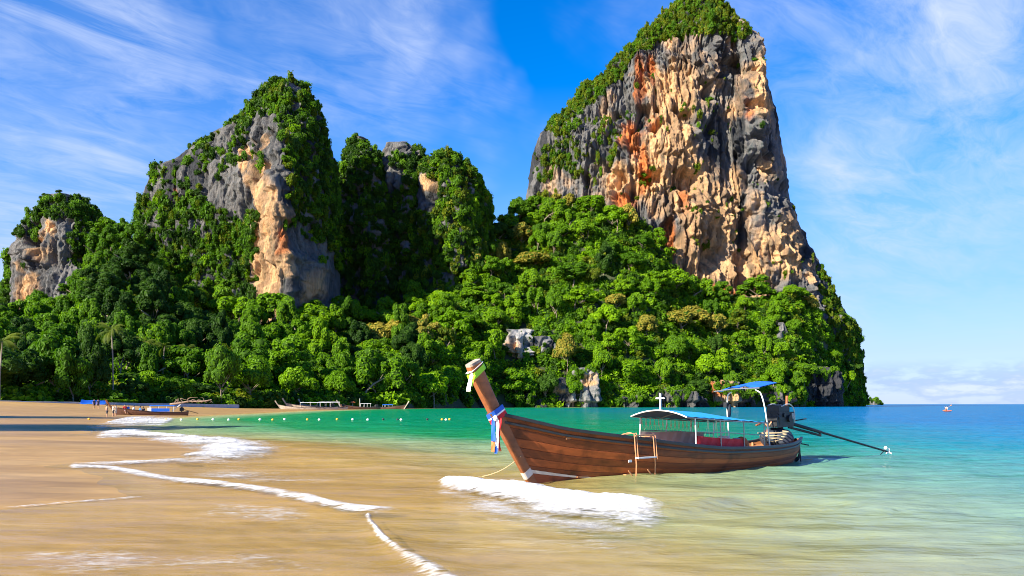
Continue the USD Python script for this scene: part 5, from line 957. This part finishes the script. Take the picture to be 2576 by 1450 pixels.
for i, (s, y, top, lab) in enumerate([(1.0, -.1, RED, 'passenger in red seated at the bow of the beached boat'), (1.45, .2, BCLOTH, 'passenger in blue seated behind the red one in the beached boat'), (2.2, -.1, WCLOTH, 'passenger in white leaning forward in the middle of the beached boat'), (3.1, -.2, pbr('bright_blue_shirt', (.02, .16, .62), .8, .1), 'passenger in bright blue seated before the canopy of the beached boat'), (3.55, .15, SHADEC, 'passenger in dark clothes seated next to the bright blue one')]):
    w_, z_ = width_at(s); x_, y_, zz = on_boat(s, y, z_ - .35); person(lab, (x_, y_, zz), .8 + .5 * i, pose='sit', top=top, short=SHADEC if i % 2 else BCLOTH)
for (lab, ub, us, Y, dy, hm, cn, kw) in [
    ('grey wooden longtail boat nearest the trees with its prow pointing left', 708, 800, 230, 2, (GREYWOOD,), None, {}),
    ('longtail boat with a long white canopy moored between grey boats', 730, 842, 238, 5, (GREYWOOD,), GALV, dict(canopy_span=(2.0, 8.5), cz=1.5)),
    ('longtail boat with a white roof moored behind the long white canopy', 768, 868, 246, 5, (GREYWOOD,), GALV, dict(canopy_span=(3.0, 8.0), cz=1.7)),
    ('low brown longtail boat with a small white roof and a mast', 862, 952, 256, 3, (DARKHULL,), GALV, dict(canopy_span=(4.6, 7.4), cz=1.5, mast=(4.5, 2.9))),
    ('longtail boat with a blue canopy and its tall prow pointing right', 1016, 942, 266, 2, (DARKHULL,), BLUE2, dict(canopy_span=(3.3, 6.6), cz=1.3))]:
    small_boat(lab, ub, us, Y, stern_dy=dy, hullmats=hm, stem=GREYWOOD, canopy=cn, **kw)
def parasol(u, v, Y, mat, lab, h=2.3):
    x, y, z = W(u, v, Y); P = thing('parasol', lab, 'parasol', (x, y, z - h)); n = 10
    r = trimesh.creation.cone(1.15, .42, sections=12); r.apply_translation((0, 0, h - .1)); obj('shade', r, mat, P); obj('pole', tube([(0, 0, 0), (0, 0, h)], .04, 6), WHITE, P, smooth=True)
parasol(822, 1011.5, 266, BLUE, 'light blue parasol open among the moored boats'); parasol(850, 1012, 267, BLUE2, 'dark blue parasol open among the moored boats'); parasol(886, 1012, 268, ORANGEC, 'orange parasol open beside the blue ones by the boats')

# kayak with a paddler out to the right
x, y, _ = GP(2383, 1036.5); kp = thing('kayak', 'small orange kayak with a paddler, alone on the sea at the right', 'kayak', (x, y, 0.02), 0.35)
t = np.linspace(-1, 1, 25); th = np.linspace(0, 2 * np.pi, 14, endpoint=False)
ring = np.stack([np.stack([1.35 * a_ + 0 * th, .34 * (1 - a_ ** 2) ** .6 * np.cos(th), .16 + .15 * (1 - a_ ** 4) ** .5 * np.sin(th) * np.where(np.sin(th) > 0, .8, 1.0) + .16 * a_ ** 4], -1) for a_ in t], 0)
obj('shell', (ring.reshape(-1, 3), grid_faces(25, 14, True)), ORANGEC, kp, smooth=True); obj('seat', box(.12, .4, .3, (-.35, 0, .40)), BLACK, kp)
person('paddler in white sitting in the orange kayak', (x - .1, y, .25), -1.2, pose='paddle', top=WCLOTH, short=WCLOTH, arms='paddle')
pd = thing('paddle', 'raised paddle held by the person in the orange kayak', 'paddle', (x, y, 0)); pa, pb_ = np.array([-.30, -.25, .75]), np.array([.75, .10, 1.35]); obj('shaft', tube([pa, pb_], .02, 6), DECK, pd, smooth=True)
for q_ in (pa, pb_):
    bld = trimesh.creation.icosphere(2, 1); bld.vertices *= (.24, .03, .11); bld.apply_transform(trimesh.transformations.rotation_matrix(-.52, (0, 1, 0))); bld.apply_translation(q_ + (pb_ - pa) / 1.25 * (.15 if q_ is pb_ else -.15)); obj('blade', bld, DECK, pd, smooth=True)

# line of floats
for i, u in enumerate([224, 338, 378, 418, 456, 497, 536, 575, 601, 654, 686, 716, 773, 803, 848, 887, 925, 964, 1000, 1009, 1075, 1112, 1122, 1131]):
    x, y, _ = GP(u, 1058 + .8 * math.sin(i * 2.1)); z = float(max(ground_z(np.array([x]), np.array([y]))[0][0], 0))
    yel = i in (0, 1, 3, 5, 8, 10, 12, 14, 21, 23); dk = i in (17, 18, 20)
    wds = ['', 'second ', 'third ', 'fourth ', 'fifth ', 'sixth ', 'seventh ', 'eighth ', 'ninth ', 'tenth ', 'eleventh ', 'twelfth ']
    kindi = [j for j in range(24) if ((j in (0, 1, 3, 5, 8, 10, 12, 14, 21, 23)), (j in (17, 18, 20))) == (yel, dk)].index(i)
    lab = f"{'dark' if dk else 'yellow' if yel else 'white'} float of the floating rope line, {wds[kindi]}{'' if kindi else 'first '}of its colour from the beach"
    P = thing('float_buoy', lab, 'buoy', (x, y, z), group='floats strung across the bay')
    m = trimesh.creation.icosphere(2, .115); m.vertices *= (1.15, 1.15, .95); m.apply_translation((0, 0, .10)); obj('float', m, BLACK if dk else YEL if yel else WCLOTH, P, smooth=True); obj('eye', trimesh.creation.torus(.05, .015, 12, 6), ROPE, P)

# ---------------------------------------------------------------- behind the beach
def ground_at(x, y): return float(ground_z(np.array([x]), np.array([y]))[0][0])
pw = np.array([W(u, 0, shore_depth(u) - 4)[:2] for u in (-90, 60, 180, 300, 420, 520, 600)]); pw = spline(pw, 40); hgt = 1.25
rows = []
for dy_, zz in ((0, -1.0), (0, hgt), (.06, hgt + .06), (.44, hgt + .06), (.5, hgt), (.5, -1.0)): rows.append(np.c_[pw[:, 0], pw[:, 1] + dy_, [ground_at(*q_) * .5 + zz for q_ in pw]])
R = np.array(rows); obj('sea_wall', (R.reshape(-1, 3), grid_faces(6, 40)), CONC, label='low grey sea wall along the back of the beach', category='wall')
# tarpaulin spread at the wall's foot
pt = np.array([W(u, 0, shore_depth(u) - 5.0)[:2] for u in np.linspace(205, 268, 16)]); rows = [np.c_[pt[:, 0], pt[:, 1] - dd, [ground_at(*q_) + zz + .05 * math.sin(3 * q_[0]) for q_ in pt]] for dd, zz in ((0, 1.0), (.15, .9), (.4, .45), (.8, .10), (1.4, .06))]
obj('tarpaulin', (np.array(rows).reshape(-1, 3), grid_faces(5, 16)[:, ::-1]), BLUE2, smooth=True, label='blue tarpaulin draped against the sea wall behind the two walkers', category='tarpaulin')
# clipped hedge on the wall
r = np.random.default_rng(44); c = []
for u in np.linspace(252, 345, 60):
    for k_ in range(26): x, y = W(u + r.uniform(-1, 1), 0, shore_depth(u) - 1.5 + r.uniform(-.6, .6))[:2]; c.append((x, y, ground_at(x, y) * .5 + 1.1 + r.uniform(.0, .95)))
c = np.array(c); n_ = r.normal(0, 1, c.shape) + [0, -.4, .8]; n_ /= np.linalg.norm(n_, axis=1, keepdims=True); v, f = leaf_quads(c, n_, .22, .3, r)
hd = thing('hedge', 'bright green clipped hedge on top of the sea wall', 'hedge'); obj('foliage', (v, f), LEAF['bright'], hd)
# open hut among the trees at the left
x, y = W(30, 0, 196)[:2]; zb = ground_at(x, y); ht = thing('beach_hut', 'open beach hut with a terracotta roof under the trees at the far left', 'hut', (x, y, zb))
roof = np.array([(-3.6, -2.2, 2.5), (3.6, -2.2, 2.5), (3.6, 2.2, 2.5), (-3.6, 2.2, 2.5), (-2.0, 0, 3.6), (2.0, 0, 3.6)]); obj('roof', trimesh.Trimesh(roof, [[0, 1, 5], [0, 5, 4], [1, 2, 5], [2, 3, 4], [2, 4, 5], [3, 0, 4], [0, 2, 1], [0, 3, 2]], process=False), pbr('old_roof_tiles', (.20, .06, .03), .8, .3, 3), ht)
for px in (-3.2, -1, 1.1, 3.2):
    for py in (-1.9, 1.9): obj('post', box(.18, .18, 2.6, (px, py, 1.25)), GREYWOOD, ht)
obj('counter', box(6.2, .5, 1.0, (0, -1.6, .5)), TERRA, ht); obj('floor', box(7, 4.2, .2, (0, 0, .02)), CONC, ht)
# bare bleached limbs of a fallen tree at the edge of the beach
DRIFT = wood('driftwood', (0.22, 0.15, 0.11), .3, .85)
x, y = W(480, 0, 203)[:2]; zb = ground_at(x, y) + .8; ft = thing('fallen_tree', 'bleached bare limbs of a fallen tree above the sea wall', 'fallen tree', (x, y, zb), scale=(.8, .8, .7)); r = np.random.default_rng(5)
obj('trunk', tube(spline([(-6.5, 0, .2), (-3, -.4, .7), (0, -.3, 1.3), (3, -.8, 1.2), (7, -1, 1.9)], 16), np.linspace(.42, .16, 16), 8), DRIFT, ft, smooth=True)
for i in range(9):
    x0 = -5 + i * 1.4; obj('limb', tube(spline([(x0, -.3, .8), (x0 + r.uniform(-1, 2), -.8, 1.5 + r.uniform(0, .8)), (x0 + r.uniform(-1, 4), -1.2, 1.4 + r.uniform(-.6, 1.6))], 8), np.linspace(.17, .05, 8), 6), DRIFT, ft, smooth=True)
# coconut palms
PALM = leaf_mat('palm_frond', (0.075, 0.120, 0.012), (0.190, 0.230, 0.030)); PTR = pbr('palm_trunk', (0.24, 0.20, 0.165), .85, .25, 2, stretch=(1, 1, 4), bump=.4)
def palm(label, u, v_top, Y, lean, R, seed, nf=17):
    r = np.random.default_rng(seed); x, y = W(u, 0, Y)[:2]; top = EYE + (V0 - v_top) / F * Y; z0 = max(0.3, ground_at(x, y)); h = top - z0
    P = thing('coconut_palm', label, 'palm tree', (x, y, z0), group=None)
    path = spline([(0, 0, -1), (lean * .15, 0, h * .35), (lean * .5, .2, h * .7), (lean, .3, h)], 14); obj('trunk', tube(path, np.linspace(.24, .13, 14), 8), PTR, P, smooth=True)
    for i in range(nf):
        az = i * 2.399 + r.uniform(-.2, .2); el = r.uniform(-.35, 1.15); L = R * r.uniform(.85, 1.1); n = 22; t = np.linspace(0, 1, n)
        out = np.stack([np.cos(az) * np.ones(n), np.sin(az) * np.ones(n)], -1); ang = el - (1.5 + .4 * r.uniform()) * t ** 1.3
        sx = np.cumsum(np.cos(ang)) * L / n; sz = np.cumsum(np.sin(ang)) * L / n; sp_ = np.c_[out * sx[:, None], sz] + [lean, .3, h]
        side = np.array([-math.sin(az), math.cos(az), 0]); vs, fs, k_ = [], [], 0
        for j in range(1, n):
            for sg in (1, -1):
                ll = L * .26 * math.sin(math.pi * min(1, t[j] * .9 + .12)) * r.uniform(.8, 1.15); tipp = sp_[j] + side * sg * ll * .75 + np.array([0, 0, -ll * .55]) + (sp_[j] - sp_[j - 1]) * .9; w_ = (sp_[j] - sp_[j - 1]) * .42
                vs += [sp_[j] - w_, sp_[j] + w_, tipp]; fs.append([k_, k_ + 1, k_ + 2]); k_ += 3
        obj('frond', (np.vstack(vs), np.array(fs)), PALM, P)
palm('tall coconut palm with a long bare trunk standing before the forest', 285, 832, 206, -.6, 5.2, 1, 20)
palm('shorter coconut palm just right of the tall bare-trunked one', 358, 860, 246, .8, 4.6, 2); palm('low coconut palm among the trees, third from the tall one', 408, 872, 252, .6, 4.4, 3); palm('coconut palm with upright fronds right of the other palms', 462, 880, 256, .7, 4.8, 4)
palm('large coconut palm crown cut by the left edge of the picture', -2, 860, 180, .5, 5.0, 5)
